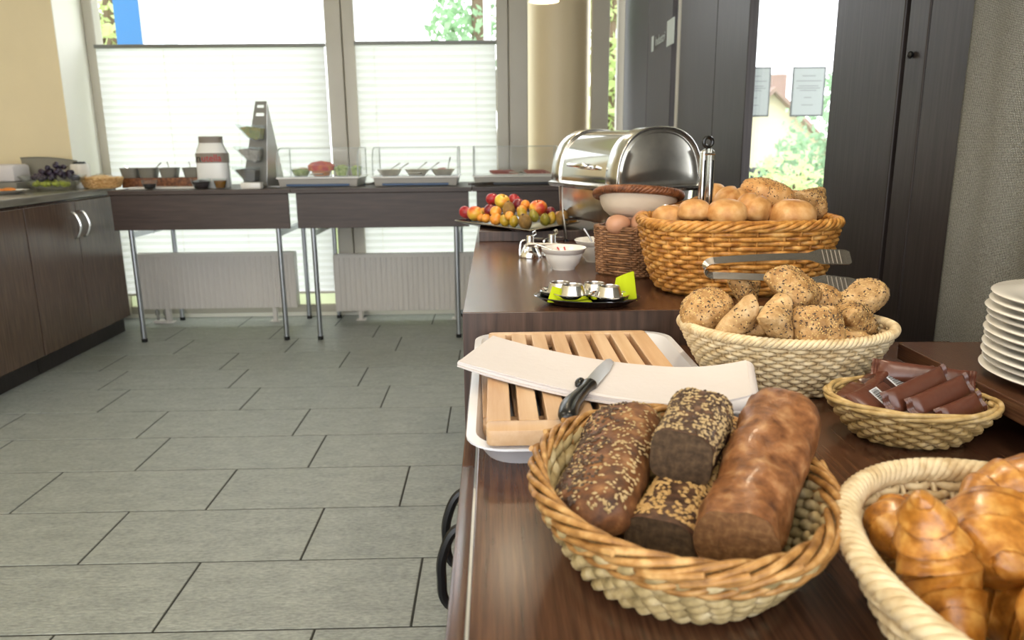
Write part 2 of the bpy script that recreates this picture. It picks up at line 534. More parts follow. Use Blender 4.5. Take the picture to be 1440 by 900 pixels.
# ================================================================== THE ROOM
GZ = -0.0018
floor = build(M().box(-3.6, 3.2, -2.5, 5.0, -0.06, GZ), 'floor', 'grout', smooth=False, kind='structure', label='grey slate tile floor of the breakfast room', cat='floor')
TW, TD, TG = 0.600, 0.3035, 0.0058
def tile_mesh(w):
    m = M().box(0, w - TG, 0, TD - TG, -0.008, 0)
    o = build(m, 'tile', 'tile', bevel=0.0012, seg=1, smooth=False)
    return o
t0 = tile_mesh(TW); tile_me = t0.data; bpy.data.objects.remove(t0)
OFF = {-1: -0.43, 0: -0.807, 1: -0.539, 2: -0.907, 3: -0.663, 4: -0.796, 5: -0.498, 6: -0.648, 7: -0.795, 8: -0.55, 9: -0.72, 10: -0.40, 11: -0.62}
for k in range(-4, 12):
    y = 1.570 + TD * k
    off = OFF.get(k, -0.6 + 0.17 * (k % 4))
    i0 = -5
    for i in range(i0, 6):
        x = off + TW * i
        if x < -3.6 or x > 0.9: continue
        if x > 0.0 and y < 2.5: continue
        if y > 4.97: continue
        share('tile', tile_me, floor, (x, y, 0.0))

build(M().box(-3.6, 3.2, -2.5, 5.0, 2.70, 2.78), 'ceiling', 'ceiling_paint', smooth=False, kind='structure', label='plain cream ceiling above the buffet', cat='ceiling')
wl = M().box(-3.6, -2.445, 4.55, 4.99, 0, 2.70).box(-3.66, -3.6, -2.5, 4.99, 0, 2.70)
build(wl, 'wall_left', 'cream_wall', smooth=False, kind='structure', label='warm cream wall beside the left window', cat='wall')
_wl = bpy.data.objects['wall_left']
build(M().box(-2.445, -2.441, 4.553, 4.90, 0, 2.70), 'reveal', 'reveal_white', _wl, smooth=False)
# window wall: low sill strip and head
wb = M().box(-2.445, 0.80, 4.90, 4.99, 0, 0.025).box(-2.445, 3.2, 4.90, 4.99, 2.52, 2.70).box(0.80, 3.2, 4.90, 4.99, 0, 0.10)
build(wb, 'wall_back', 'sill_white', smooth=False, kind='structure', label='pale low sill wall under the windows', cat='wall')
translucent('frosted_panel', 'eef2dc', 0.6)
def window(n, x0, x1, lab, z0=0.025, z1=2.52, post=0.05):
    r = thing('window_%d' % n, lab, 'window', (0, 0, 0)); r['kind'] = 'structure'
    f = M().box(x0, x0 + post, 4.90, 4.97, z0, z1).box(x1 - post, x1, 4.90, 4.97, z0, z1).box(x0 + post, x1 - post, 4.90, 4.97, z0, z0 + 0.05).box(x0 + post, x1 - post, 4.90, 4.97, z1 - 0.05, z1)
    build(f, 'window_frame', 'frame_taupe', r, bevel=0.004, smooth=False)
    build(M().box(x0 + post, x1 - post, 4.935, 4.941, z0 + 0.05, z1 - 0.05), 'pane', 'window_glass', r, smooth=False)
    if n < 3:
        build(M().box(x0 + post, x1 - post, 4.915, 4.920, z0 + 0.03, 0.16), 'frosted_panel', 'frosted_panel', r, smooth=False)
    return r
window(1, -2.445, -0.957, 'tall window with lowered pleated blind, nearer the cream wall', post=0.06)
window(2, -0.957, 0.110, 'tall window with lowered pleated blind, nearer the round column', post=0.07)
window(3, 0.61, 0.86, 'narrow window strip between the column and the dark wood wall', post=0.09)
window(4, 0.86, 2.75, 'glazed entrance front with two notices beyond the dark wood wall', z0=0.10, post=0.03)
def trim(n, x0, x1, y0, y1, lab):
    r = thing('trim_%d' % n, lab, 'trim'); r['kind'] = 'structure'
    build(M().box(x0, x1, y0, y1, 0.025, 2.52), 'post', 'frame_taupe', r, bevel=0.006, smooth=False)
trim(1, -1.008, -0.911, 4.868, 4.899, 'left half of the taupe mullion between the two blinds')
trim(2, -0.906, -0.832, 4.868, 4.899, 'right half of the taupe mullion between the two blinds')
trim(3, 0.022, 0.096, 4.868, 4.899, 'taupe window post at the right edge of the second blind')
trim(4, 0.100, 0.215, 4.868, 4.899, 'taupe window post touching the round column')
trim(5, 0.610, 0.715, 4.868, 4.899, 'taupe window post right of the round column')
trim(6, -2.440, -2.380, 4.868, 4.899, 'taupe window post beside the cream wall')
col = thing('column', 'round cream painted column between the windows', 'column', (0.414, 5.06, 0)); col['kind'] = 'structure'
build(M().lathe([(0.202, 0.0), (0.202, 2.70)], 48), 'shaft', 'column_paint', col)
build(M().lathe([(0.207, 0.0), (0.207, 0.06), (0.203, 0.065)], 48), 'base_ring', 'sill_white', col)

# pleated blinds
def blind(x0, x1, zt, lab, cords):
    r = thing('pleated_blind', lab, 'blind', ((x0 + x1) / 2, 4.845, 0.16), group='pleated blinds in the windows')
    w = (x1 - x0) / 2; h = zt - 0.16
    n = int(h / 0.021)
    m = M(); rows = []
    for i in range(n + 1):
        z = 0.012 + (h - 0.03) * i / n
        rows.append([(-w, 0.0019 * (-1) ** i, z), (w, 0.0019 * (-1) ** i, z)])
    o = len(m.v)
    for row in rows: m.v.extend(row)
    for i in range(n): m.f.append((2 * i, 2 * i + 1, 2 * i + 3, 2 * i + 2))
    build(m, 'pleated_fabric', 'blind_fabric', r, smooth=False, recalc=False)
    build(M().box(-w - 0.005, w + 0.005, -0.011, 0.011, h - 0.020, h), 'top_rail', 'rail_grey', r, bevel=0.002, smooth=False)
    build(M().box(-w - 0.005, w + 0.005, -0.011, 0.011, 0.0, 0.014), 'bottom_rail', 'sill_white', r, bevel=0.002, smooth=False)
    for cx in cords:
        build(M().tube([(cx, -0.010, 0.02), (cx, -0.010, h - 0.02)], 0.0011, 5), 'cord', 'sill_white', r)
blind(-2.375, -1.012, 1.690, 'white pleated blind covering the left window up to eye level', (-0.28, 0.13))
blind(-0.828, 0.018, 1.700, 'white pleated blind covering the window left of the column', (-0.31, 0.3))

# radiators
def radiator(x0, x1, z0, z1, lab, valve):
    r = thing('radiator', lab, 'radiator', ((x0 + x1) / 2, 4.76, 0), group='panel radiators under the windows')
    w = (x1 - x0) / 2
    n = int((x1 - x0) / 0.0335)
    pts = []
    for i in range(n):
        xa = -w + 0.02 + (2 * w - 0.04) * i / n; st = (2 * w - 0.04) / n
        for u, d in ((0.0, 0), (0.30, 0), (0.42, 0.0035), (0.88, 0.0035), (1.0, 0)):
            pts.append((xa + st * u, -0.035 + d))
    front = [(-w, -0.035)] + pts + [(w, -0.035)]
    poly = front + [(w, -0.018), (-w, -0.018)]
    body = M().box(-w, w, -0.018, 0.035, z0 + 0.01, z1 - 0.02)
    build(body, 'body', 'radiator_white', r, bevel=0.004, smooth=False)
    build(M().prism(poly, 'z', z0, z1 - 0.012), 'ribbed_front', 'radiator_white', r, smooth=False)
    g = M().box(-w, w, -0.036, -0.030, z1 - 0.02, z1).box(-w, w, 0.032, 0.038, z1 - 0.02, z1)
    k = int((x1 - x0) / 0.016)
    for i in range(k):
        xx = -w + (i + 0.3) * 2 * w / k
        g.box(xx, xx + 0.006, -0.030, 0.032, z1 - 0.006, z1 - 0.001)
    build(g, 'top_grille', 'radiator_white', r, smooth=False)
    for s in (-1, 1):
        build(M().box(s * w - 0.004, s * w + 0.004, -0.037, 0.039, z0, z1), 'side_cover', 'radiator_white', r, bevel=0.003, smooth=False)
    for xx in (-w * 0.67, w * 0.7):
        build(M().box(xx - 0.012, xx + 0.012, -0.02, 0.02, 0.0, z0 + 0.012).box(xx - 0.03, xx + 0.03, -0.03, 0.03, 0, 0.006), 'foot', 'radiator_white', r, bevel=0.002, smooth=False)
    if valve:
        for xx in (-w + 0.09, -w + 0.14):
            build(M().tube([(xx, 0, 0.0), (xx, 0, z0 + 0.015)], 0.008, 8).tube([(xx, 0, z0 - 0.045), (xx, 0, z0 - 0.015)], 0.014, 8), 'valve_pipe', 'valve_grey', r)
        build(M().box(-w + 0.07, -w + 0.16, -0.03, 0.03, 0.0, 0.018), 'pipe_rosette', 'radiator_white', r, bevel=0.004, smooth=False)
radiator(-2.245, -1.262, 0.094, 0.445, 'long white ribbed radiator under the left table with valve pipes', True)
radiator(-1.012, -0.120, 0.064, 0.425, 'white ribbed radiator under the middle table, left of the bread counter', False)

# ------------------------------------------------------------------ right hand dark wood wall
WX = 0.80
wr = thing('wall_right', 'dark stained wood plank wall along the right side', 'wall', (0, 0, 0)); wr['kind'] = 'structure'
def plank(y0, y1, x0=WX, z0=0.0, z1=2.70, mat='panel_wood', th=0.03, name='plank'):
    return build(M().box(x0, x0 + th, y0, y1, z0, z1), name, mat, wr, bevel=0.003, smooth=False)
plank(1.10, 1.454)
plank(1.458, 1.530)
plank(1.530, 1.548, x0=WX + 0.016, mat='recess_black', name='groove')
plank(1.548, 1.815)
plank(1.815, 1.885, x0=WX + 0.012, mat='frame_taupe' if False else 'panel_wood', name='jamb', th=0.05)
plank(2.490, 2.846)
plank(2.850, 3.395)
plank(3.395, 3.440, x0=WX - 0.004, mat='frame_taupe', name='metal_strip')
plank(3.560, 4.100)
plank(4.104, 4.838)
build(M().box(WX + 0.02, WX + 0.026, 1.885, 2.490, 0.0, 2.70), 'pane', 'window_glass', wr, smooth=False)
build(M().box(WX + 0.012, WX + 0.018, 3.440, 3.560, 0.0, 2.70), 'pane', 'window_glass', wr, smooth=False)
build(M().box(WX, WX + 0.05, 1.885, 2.49, 0.0, 0.80), 'lower_panel', 'panel_wood', wr, smooth=False)
knob = tag(build(M().lathe([(0.0, 0), (0.004, 0), (0.007, 0.004), (0.007, 0.007), (0.004, 0.010), (0.0, 0.011)], 16), 'wall_knob', 'black_metal', loc=(WX, 1.502, 1.255), rot=(0, -PI / 2, 0)), 'small round black knob on the dark wood planks', 'knob')
# frosted sticker on the glass
st = thing('glass_sticker', 'frosted lettering sticker with a square on the dark wall', 'sticker', (WX - 0.002, 3.75, 1.57))
build(M().box(-0.0015, -0.0005, 0.19, 0.245, -0.036, 0.036), 'bar', 'sticker_frost', st, smooth=False)
build(M().box(-0.0015, -0.0005, -0.245, -0.10, -0.052, 0.058), 'square', 'sticker_frost', st, smooth=False)
def text(body, size, mat, parent, loc, rot, ext=0.0004, name='lettering', align='CENTER', sx=1.0):
    c = bpy.data.curves.new(name, 'FONT'); c.body = body; c.size = size; c.extrude = ext
    c.align_x = align; c.align_y = 'CENTER'
    c.materials.append(MT[mat])
    tmp = bpy.data.objects.new('tmp_text', c); COL.objects.link(tmp)
    dg = bpy.context.evaluated_depsgraph_get(); dg.update()
    me = bpy.data.meshes.new_from_object(tmp.evaluated_get(dg)); bpy.data.objects.remove(tmp)
    if not me.materials: me.materials.append(MT[mat])
    o = bpy.data.objects.new(name, me); o.location = loc; o.rotation_euler = rot; o.scale = (sx, 1, 1)
    return link(o, parent)
text('Industri', 0.062, 'sticker_frost', st, (-0.0012, 0.045, 0.0), (PI / 2, 0, -PI / 2), sx=1.15)

# curtain
def cur(u, v):
    y = 1.283 - u * 1.15
    a = 0.010 * math.sin(u * 34) + 0.006 * math.sin(u * 71 + 1.0)
    return (0.778 - 0.7 * a, y, 0.02 + v * 2.66)
cm = M().grid(cur, 120, 6)
ct = thing('curtain', 'grey coarse woven curtain hanging beside the stacked plates', 'curtain', (0, 0, 0))
co = build(cm, 'cloth', 'curtain', ct, smooth=True, recalc=False)
sol = co.modifiers.new('thick', 'SOLIDIFY'); sol.thickness = 0.003
build(M().tube([(0.785, 0.1, 2.685), (0.785, 1.30, 2.685)], 0.008, 8), 'rod', 'black_metal', ct)

# ------------------------------------------------------------------ outside
build(M().box(-40, 40, 5.05, 70, -1.3, -1.2), 'ground', 'lawn', smooth=False, kind='structure', label='pale green lawn outside the windows', cat='ground')
build(M().box(-40, 40, 10.5, 14.0, -1.2, -1.19), 'road', 'asphalt', smooth=False, kind='structure', label='light grey road outside beyond the hedge', cat='road')
def tree(name, lab, loc, h, blobs, n, size, mat, seed, cat='tree', grp=None):
    rr = random.Random(seed)
    r = thing(name, lab, cat, loc, group=grp)
    m = M()
    for _ in range(n):
        bx, by, bz, br = rr.choice(blobs)
        d = Vector((rr.gauss(0, 1), rr.gauss(0, 1), rr.gauss(0, 1))).normalized() * br * (rr.random() ** 0.4)
        c = Vector((bx, by, bz)) + d
        a = Vector((rr.gauss(0, 1), rr.gauss(0, 1), rr.gauss(0, 1))).normalized()
        b = a.cross(Vector((rr.gauss(0, 1), rr.gauss(0, 1), rr.gauss(0, 1)))).normalized()
        s = size * rr.uniform(0.6, 1.3)
        m.addv([c - a * s, c - b * s * 0.5, c + a * s, c + b * s * 0.5], [(0, 1, 2, 3)])
    build(m, 'foliage', mat, r, smooth=False, recalc=False, kind='stuff')
    t = M().tube(smoothpath([(0, 0, 0), (0.05, 0, h * 0.3), (0, 0.05, h * 0.6), (0.05, 0, h * 0.9)], 4), [0.035 * h * (1 - 0.8 * i / 12) for i in range(13)], 8)
    for bx, by, bz, br in blobs[:5]:
        t.tube([(0.02, 0.02, h * 0.35), (bx * 0.6, by * 0.6, (bz + h * 0.4) / 2), (bx, by, bz)], [0.012 * h, 0.008 * h, 0.003 * h], 6)
    build(t, 'trunk', 'bark', r)
    return r
tree('leafy_tree', 'green leafy tree seen at the top of the window left of the column', (-0.15, 10.0, -1.2), 6.5,
     [(0.0, 0, 3.9, 0.55), (0.15, 0, 4.9, 0.7), (-0.35, 0.2, 3.7, 0.35), (0.5, 0.2, 4.2, 0.6), (0.1, 0.1, 3.4, 0.5), (-0.45, 0.1, 4.2, 0.2)], 1250, 0.065, 'leaf_blue', 3)
tree('leafy_tree', 'yellow green tree behind the blue sign post', (-5.15, 11.0, -1.2), 6.5,
     [(0.0, 0, 4.2, 0.8), (0.3, 0, 5.2, 0.9), (-0.3, 0.2, 4.6, 0.8), (0.1, 0.1, 3.5, 0.7)], 1100, 0.09, 'leaf_light', 4)
tree('leafy_tree', 'slim green tree in the narrow window beside the column', (1.55, 10.5, -1.2), 5.0,
     [(0.0, 0, 2.4, 0.5), (0.0, 0, 3.2, 0.5), (-0.1, 0.2, 4.0, 0.35), (0.1, 0.1, 1.6, 0.6), (0.0, 0, 0.8, 0.6)], 1700, 0.09, 'leaf_light', 5)
tree('leafy_tree', 'broad pale green tree seen below the right notice', (6.45, 14.8, -1.2), 3.6,
     [(0.0, 0, 2.4, 0.95), (0.6, 0.1, 1.6, 0.9), (-0.5, 0.2, 1.6, 0.8), (0.9, 0, 2.5, 0.8), (0.3, 0, 3.1, 0.6)], 2600, 0.085, 'leaf_blue', 6)
def shrub(lab, x, y, w, h, seed, mat='leaf_light'):
    bl = [(random.Random(seed + i).uniform(-w, w), random.Random(seed + i + 50).uniform(-0.3, 0.3), h * 0.2 + h * 0.13 * i, h * 0.2) for i in range(6)]
    tree('shrub', lab, (x, y, -1.2), h, bl, 900, 0.07, mat, seed, cat='shrub', grp='shrubs outside the entrance')
shrub('low yellow green shrub outside, behind the seeded rolls', 2.98, 8.0, 0.28, 2.0, 21)
shrub('low green shrub outside at the right edge of the entrance glass', 3.75, 9.6, 0.28, 2.1, 31)
shrub('low green shrub outside at the left edge of the entrance glass', 2.62, 9.7, 0.25, 1.9, 41, 'leaf_mid')
hs = thing('house', 'pale house with a brown pitched roof far outside', 'house', (7.1, 20.0, -1.2))
build(M().box(-1.6, 1.6, 0, 3, 0, 1.9), 'wall', 'house_wall', hs, smooth=False)
build(M().prism([(-1.8, 1.9), (1.8, 1.9), (0.0, 3.5)], 'y', 0.0, 3.0), 'gable', 'house_wall', hs, smooth=False)
for s in (-1, 1):
    build(M().addv([(s * 2.0, -0.3, 1.75), (0, -0.3, 3.6), (0, 3.3, 3.6), (s * 2.0, 3.3, 1.75), (s * 2.0, -0.3, 1.63), (0, -0.3, 3.48), (0, 3.3, 3.48), (s * 2.0, 3.3, 1.63)],
          [(0, 1, 2, 3), (7, 6, 5, 4), (0, 4, 5, 1), (3, 2, 6, 7), (0, 3, 7, 4), (1, 5, 6, 2)]), 'roof', 'roof_tile', hs, smooth=False)
build(M().box(0.35, 0.75, 1.0, 1.5, 2.9, 4.0), 'chimney', 'roof_tile', hs, smooth=False)
build(M().box(-0.5, 0.4, -0.03, 0.01, 0.8, 1.6), 'window', 'car_glass', hs, smooth=False)
def car(lab, x, y, rz):
    r = thing('car', lab, 'car', (x, y, -1.19), rz, 'cars parked outside')
    build(M().prism([(-1.9, 0.25), (1.9, 0.25), (1.95, 0.7), (1.2, 0.85), (0.7, 1.35), (-0.9, 1.38), (-1.6, 0.9), (-1.95, 0.8)], 'y', -0.8, 0.8), 'body', 'car_white', r, bevel=0.06)
    build(M().prism([(1.05, 0.88), (0.66, 1.28), (-0.85, 1.30), (-1.4, 0.9)], 'y', -0.81, 0.81), 'windows', 'car_glass', r, smooth=False)
    for xx in (-1.2, 1.2):
        for yy in (-0.75, 0.75):
            build(M().lathe([(0.0, -0.1), (0.3, -0.1), (0.3, 0.1), (0.0, 0.1)], 16), 'wheel', 'black_plastic', r, loc=(xx, yy, 0.3), rot=(PI / 2, 0, 0))
car('white car parked on the road outside, left in the entrance glass', 4.3, 12.2, 0.05)
car('white car parked on the road outside, right in the entrance glass', 8.2, 12.4, 0.02)
py = thing('sign_pylon', 'blue and white square sign post outside the left window', 'post', (-3.67, 8.4, -1.2))
build(M().box(-0.125, 0.122, -0.2, 0.2, 0, 6.5), 'blue_side', 'pylon_blue', py, smooth=False)
build(M().box(0.122, 0.332, -0.18, 0.2, 0, 6.5), 'white_side', 'pylon_white', py, smooth=False)
pl = thing('flag_pole', 'slim white pole outside, at the right end of the second window', 'pole', (-0.047, 7.6, -1.2))
build(M().tube([(0, 0, 0), (0, 0, 6)], 0.035, 10), 'shaft', 'pole_white', pl)
build(M().lathe([(0.12, 0), (0.12, 0.02), (0.05, 0.05)], 16), 'foot_plate', 'pole_white', pl)

# notices on the entrance glass
def notice(x0, x1, lab):
    r = thing('notice', lab, 'notice', ((x0 + x1) / 2, 4.925, 1.392), group='notices on the entrance glass')
    w = (x1 - x0) / 2
    build(M().box(-w, w, -0.002, 0.002, -0.150, 0.150), 'border', 'poster_edge', r, smooth=False)
    build(M().box(-w + 0.010, w - 0.010, -0.0035, -0.002, -0.140, 0.140), 'sheet', 'paper_grey', r, smooth=False)
    for z, f in ((0.095, 0.4), (0.065, 0.75), (0.035, 0.6), (0.022, 0.72), (0.008, 0.5), (-0.035, 0.22), (-0.08, 0.34)):
        build(M().box(-w * f, w * f, -0.0042, -0.0035, z - 0.0025, z + 0.0025), 'text_line', 'ink_grey', r, smooth=False)
notice(1.529, 1.739, 'framed notice on the entrance glass, partly hidden by the dark planks')
notice(1.874, 2.084, 'framed notice on the entrance glass, above the pale tree')

# ================================================================== LEFT CABINETS
CX = -2.22
def cabinet(y0, y1, doors, lab):
    r = thing('base_cabinet', lab, 'cabinet', (CX, y0, 0), group='dark wood base cabinets along the left')
    d = y1 - y0
    build(M().box(-0.62, -0.022, 0.002, d - 0.002, 0.095, 0.826), 'body', 'cabinet_wood', r, smooth=False)
    build(M().box(-0.58, -0.045, 0, d, 0, 0.095), 'plinth', 'panel_wood', r, smooth=False)
    n = len(doors); w = d / n
    for i, hside in enumerate(doors):
        dr = build(M().box(-0.020, 0.0, i * w + 0.003, (i + 1) * w - 0.003, 0.098, 0.818), 'door', 'cabinet_wood', r, bevel=0.002, smooth=False)
        if hside:
            hy = i * w + (0.045 if hside < 0 else w - 0.045)
            build(M().tube(smoothpath([(0.0, hy, 0.762), (0.022, hy, 0.748), (0.040, hy, 0.695), (0.022, hy, 0.642), (0.0, hy, 0.628)], 6), 0.0065, 8, ref=(0, 1, 0)), 'handle', 'steel', dr)
cabinet(2.735, 3.645, (0, 0), 'dark wood base cabinet at the left picture edge')
cabinet(3.648, 4.545, (1, -1), 'dark wood base cabinet with two bow handles next to the window')
wt = thing('worktop', 'grey brown worktop running over the left cabinets', 'worktop', (CX, 2.70, 0.832))
build(M().box(-0.66, 0.006, 0.0, 1.848, 0.0, 0.036), 'slab', 'worktop_edge', wt, bevel=0.003, smooth=False)

# ================================================================== FOLDING TABLES UNDER THE WINDOWS
def folding_table(x0, x1, lab, skirt):
    r = thing('buffet_table', lab, 'table', (x0, 4.235, 0), group='long buffet tables under the windows')
    w = x1 - x0
    build(M().box(0.0, w, -0.012, 0.595, 0.838, 0.862), 'table_top', 'skirt_wood', r, bevel=0.002, smooth=False)
    build(M().box(skirt[0] - x0, skirt[1] - x0, 0.0, 0.018, 0.645, 0.837), 'front_panel', 'skirt_wood', r, bevel=0.002, smooth=False)
    for xx in (skirt[0] - x0 + 0.075, skirt[1] - x0 - 0.075):
        for yy in (0.035, 0.583):
            lg = build(M().tube([(xx, yy, 0.008), (xx, yy, 0.838)], 0.0145, 12), 'leg', 'leg_metal', r)
            build(M().tube([(xx, yy, 0.0), (xx, yy, 0.022)], 0.0165, 12), 'foot_cap', 'black_plastic', lg)
        build(M().box(xx - 0.012, xx + 0.012, 0.045, 0.565, 0.60, 0.630), 'cross_bar', 'leg_metal', r, smooth=False)
        s = 1 if xx < w / 2 else -1
        build(M().tube([(xx, 0.30, 0.60), (xx + s * 0.22, 0.30, 0.836)], 0.007, 8), 'strut', 'leg_metal', r)
folding_table(-2.105, -1.117, 'dark wood folding table holding spreads and cereals, beside the cabinets', (-2.10, -1.135))
folding_table(-1.115, -0.125, 'dark wood folding table holding two clear domed cases', (-1.092, -0.143))
folding_table(-0.123, 0.780, 'dark wood folding table behind the fruit platter, at the column', (-0.100, 0.775))

# ================================================================== BREAD COUNTER
HT, HR = 0.770, 0.829
bc = thing('bread_counter', 'dark wood counter in the foreground carrying the bread baskets', 'counter', (0, 0, 0))
build(M().box(-0.0225, 0.755, -0.35, 1.207, 0.742, HT), 'top_board', 'counter_wood', bc, bevel=0.0015, smooth=False)
build(M().box(-0.0385, -0.0250, -0.35, 0.7395, 0.735, HT - 0.0005), 'edge_strip', 'counter_wood', bc, bevel=0.002)
build(M().box(-0.0385, -0.0250, 0.7410, 1.207, 0.735, HT - 0.0005), 'edge_strip', 'counter_wood', bc, bevel=0.002)
build(M().box(-0.0250, -0.0225, -0.35, 1.207, 0.735, HT - 0.003), 'edge_groove', 'alu_edge', bc, smooth=False)
build(M().box(-0.003, 0.75, -0.35, 1.205, 0.0, 0.742), 'body', 'cabinet_wood', bc, smooth=False)
for y0, y1, hy in ((0.30, 0.738, 0.700), (0.742, 1.18, 0.780)):
    d = build(M().box(-0.020, -0.003, y0, y1, 0.09, 0.732), 'door', 'cabinet_wood', bc, smooth=False)
    build(M().tube(smoothpath([(-0.018, hy, 0.752 - 0.025), (-0.045, hy, 0.718), (-0.058, hy, 0.690), (-0.060, hy, 0.665), (-0.055, hy, 0.635), (-0.018, hy, 0.615)], 6), 0.0052, 8, ref=(0, 1, 0)), 'handle', 'black_metal', d)
# raised rear part
rc = thing('raised_counter', 'higher dark wood counter behind the cutting board tray', 'counter', (0, 0, 0))
build(M().box(-0.055, 0.578, 1.2135, 2.75, 0.805, HR), 'top_board', 'counter_wood', rc, bevel=0.0012, smooth=False)
build(M().box(-0.055, 0.578, 1.2085, 1.2133, 0.0, 0.8285), 'front_panel', 'riser_face_wood', rc, smooth=False)
build(M().box(-0.050, 0.573, 1.229, 2.74, 0.0, 0.8048), 'body', 'cabinet_wood', rc, smooth=False)
stp = tag(build(M().box(-0.045, 0.300, 2.118, 2.72, HR, 0.858), 'riser_block', 'riser_face_wood', bevel=0.002, smooth=False), 'low dark wood block under the fruit platter', 'block')
# shelf for the plates
sh = thing('plate_shelf', 'raised dark wood shelf carrying the plate stack', 'shelf', (0, 0, 0))
build(M().box(0.545, 0.756, 0.10, 0.983, 0.808, 0.830), 'board', 'counter_wood', sh, bevel=0.0015, smooth=False)
for yy in (0.12, 0.93):
    build(M().box(0.63, 0.750, yy, yy + 0.03, HT, 0.808), 'support', 'recess_black', sh, smooth=False)
build(M().box(0.70, 0.750, 0.15, 0.93, HT, 0.808), 'back_rail', 'recess_black', sh, smooth=False)  # rail and supports black: shadow under the shelf put into the colour

# ------------------------------------------------------------------ baskets
def superpt(a, rx, ry, e):
    c, s = math.cos(a), math.sin(a)
    if e != 2.0:
        c = math.copysign(abs(c) ** (2 / e), c); s = math.copysign(abs(s) ** (2 / e), s)
    return rx * c, ry * s
def ring_path(rx, ry, e, n):
    P = np.array([superpt(2 * PI * i / n, rx, ry, e) for i in range(n)])
    T = np.roll(P, -1, 0) - np.roll(P, 1, 0)
    N = np.stack([T[:, 1], -T[:, 0]], 1); N /= np.linalg.norm(N, axis=1)[:, None] + 1e-12
    return P, N
def rope(m, P, N, z, rho, sr, strands, turns, nn=7, closed=True, zs=1.0):
    n = len(P)
    for s in range(strands):
        ph = 2 * PI * s / strands + 2 * PI * turns * np.arange(n) / n
        q = np.zeros((n, 3))
        q[:, :2] = P + N * (rho * np.cos(ph))[:, None]
        q[:, 2] = z + zs * rho * np.sin(ph)
        m.tube(q, sr, nn, closed=closed, ref=(0, 0, 1))
def basket(name, label, loc, rz, RX, RY, bx, by, h, rows, N, wr, sr, mw, mr, expo=2.0, pw=0.75, rim=(4, 0.006, 0.0045, 14), twist=False, per=5, amp=None, lift=0.0, flatw=1.0, base_mat=None):
    r = thing(name, label, 'basket', loc, rz)
    amp = sr * 0.9 + wr * 0.55 if amp is None else amp
    def dim(t):
        k = t ** pw
        return bx + (RX - bx) * k, by + (RY - by) * k
    n = N * per
    zb = wr
    for i in range(rows):
        t = (i + 0.5) / rows
        rx, ry = dim(t); z = zb + (h - zb) * t
        P, Nn = ring_path(rx, ry, expo, n)
        m = M()
        zl = z + lift * t * (P[:, 0] / RX) ** 2
        if twist:
            for s in range(2):
                ph = PI * s + 2 * PI * (N / 2) * np.arange(n) / n + i * 0.9
                q = np.zeros((n, 3)); q[:, :2] = P + Nn * (wr * 0.6 * np.cos(ph))[:, None]; q[:, 2] = zl + wr * 0.6 * np.sin(ph)
                m.tube(q, wr * 0.72, 7, closed=True, ref=(0, 0, 1))
        else:
            off = amp * np.cos(N / 2 * 2 * PI * np.arange(n) / n + PI * i)
            q = np.zeros((n, 3)); q[:, :2] = P + Nn * off[:, None]; q[:, 2] = zl
            m.tube(q, wr, 7, closed=True, ref=(0, 0, 1), flat=flatw)
        build(m, 'weaver', mw, r, recalc=False, sharp=80)
    m = M()
    for k in range(N):
        a = 2 * PI * k / N
        pts = []
        for i in range(9):
            t = i / 8
            rx, ry = dim(t); x, y = superpt(a, rx, ry, expo)
            pts.append((x, y, zb + (h - zb) * t + lift * t * (x / RX) ** 2))
        m.tube(pts, sr, 6, ref=(math.sin(a), -math.cos(a), 0.01))
    build(m, 'stakes', mw, r, recalc=False, sharp=80, kind='stuff')
    # base
    m = M().lathe([(0.0, 0.0), (0.97, 0.0), (1.0, wr), (0.97, 2 * wr), (0.0, 2 * wr)], 48, bx, by, expo=expo)
    for i in range(6):
        k = 0.15 + 0.14 * i
        P, Nn = ring_path(bx * k, by * k, expo, 48)
        q = np.zeros((48, 3)); q[:, :2] = P; q[:, 2] = 2 * wr
        m.tube(q, wr * 0.8, 5, closed=True, ref=(0, 0, 1))
    build(m, 'base', base_mat or mw, r, sharp=60)
    # rim
    P, Nn = ring_path(RX, RY, expo, 480 if rim[3] > 20 else 300)
    m = M()
    rope(m, P, Nn, h + rim[1] * 0.3 + lift * (P[:, 0] / RX) ** 2, rim[1], rim[2], rim[0], rim[3])
    build(m, 'rim', mr, r, recalc=False, sharp=80)
    if twist:                                   # a looser second round of willow rods under the rim
        m = M()
        P, Nn = ring_path(RX * 0.975, RY * 0.975, expo, 300)
        rope(m, P, Nn, h - 0.011, 0.0046, 0.0025, 4, 9)
        build(m, 'rim_rods', mr, r, recalc=False, sharp=80)
        for k in range(14):
            a = 2 * PI * k / 14 + 0.2 * math.sin(k * 5); da = 0.34
            q = [(*superpt(a + da * t, RX * (1.03 + 0.045 * t), RY * (1.03 + 0.045 * t), expo), h - 0.006 + 0.012 * t) for t in [i / 8 for i in range(9)]]
            build(M().tube(q, 0.0026, 7, ref=(0, 0, 1)), 'rod_end', mr, r, recalc=False, sharp=80)
    return r

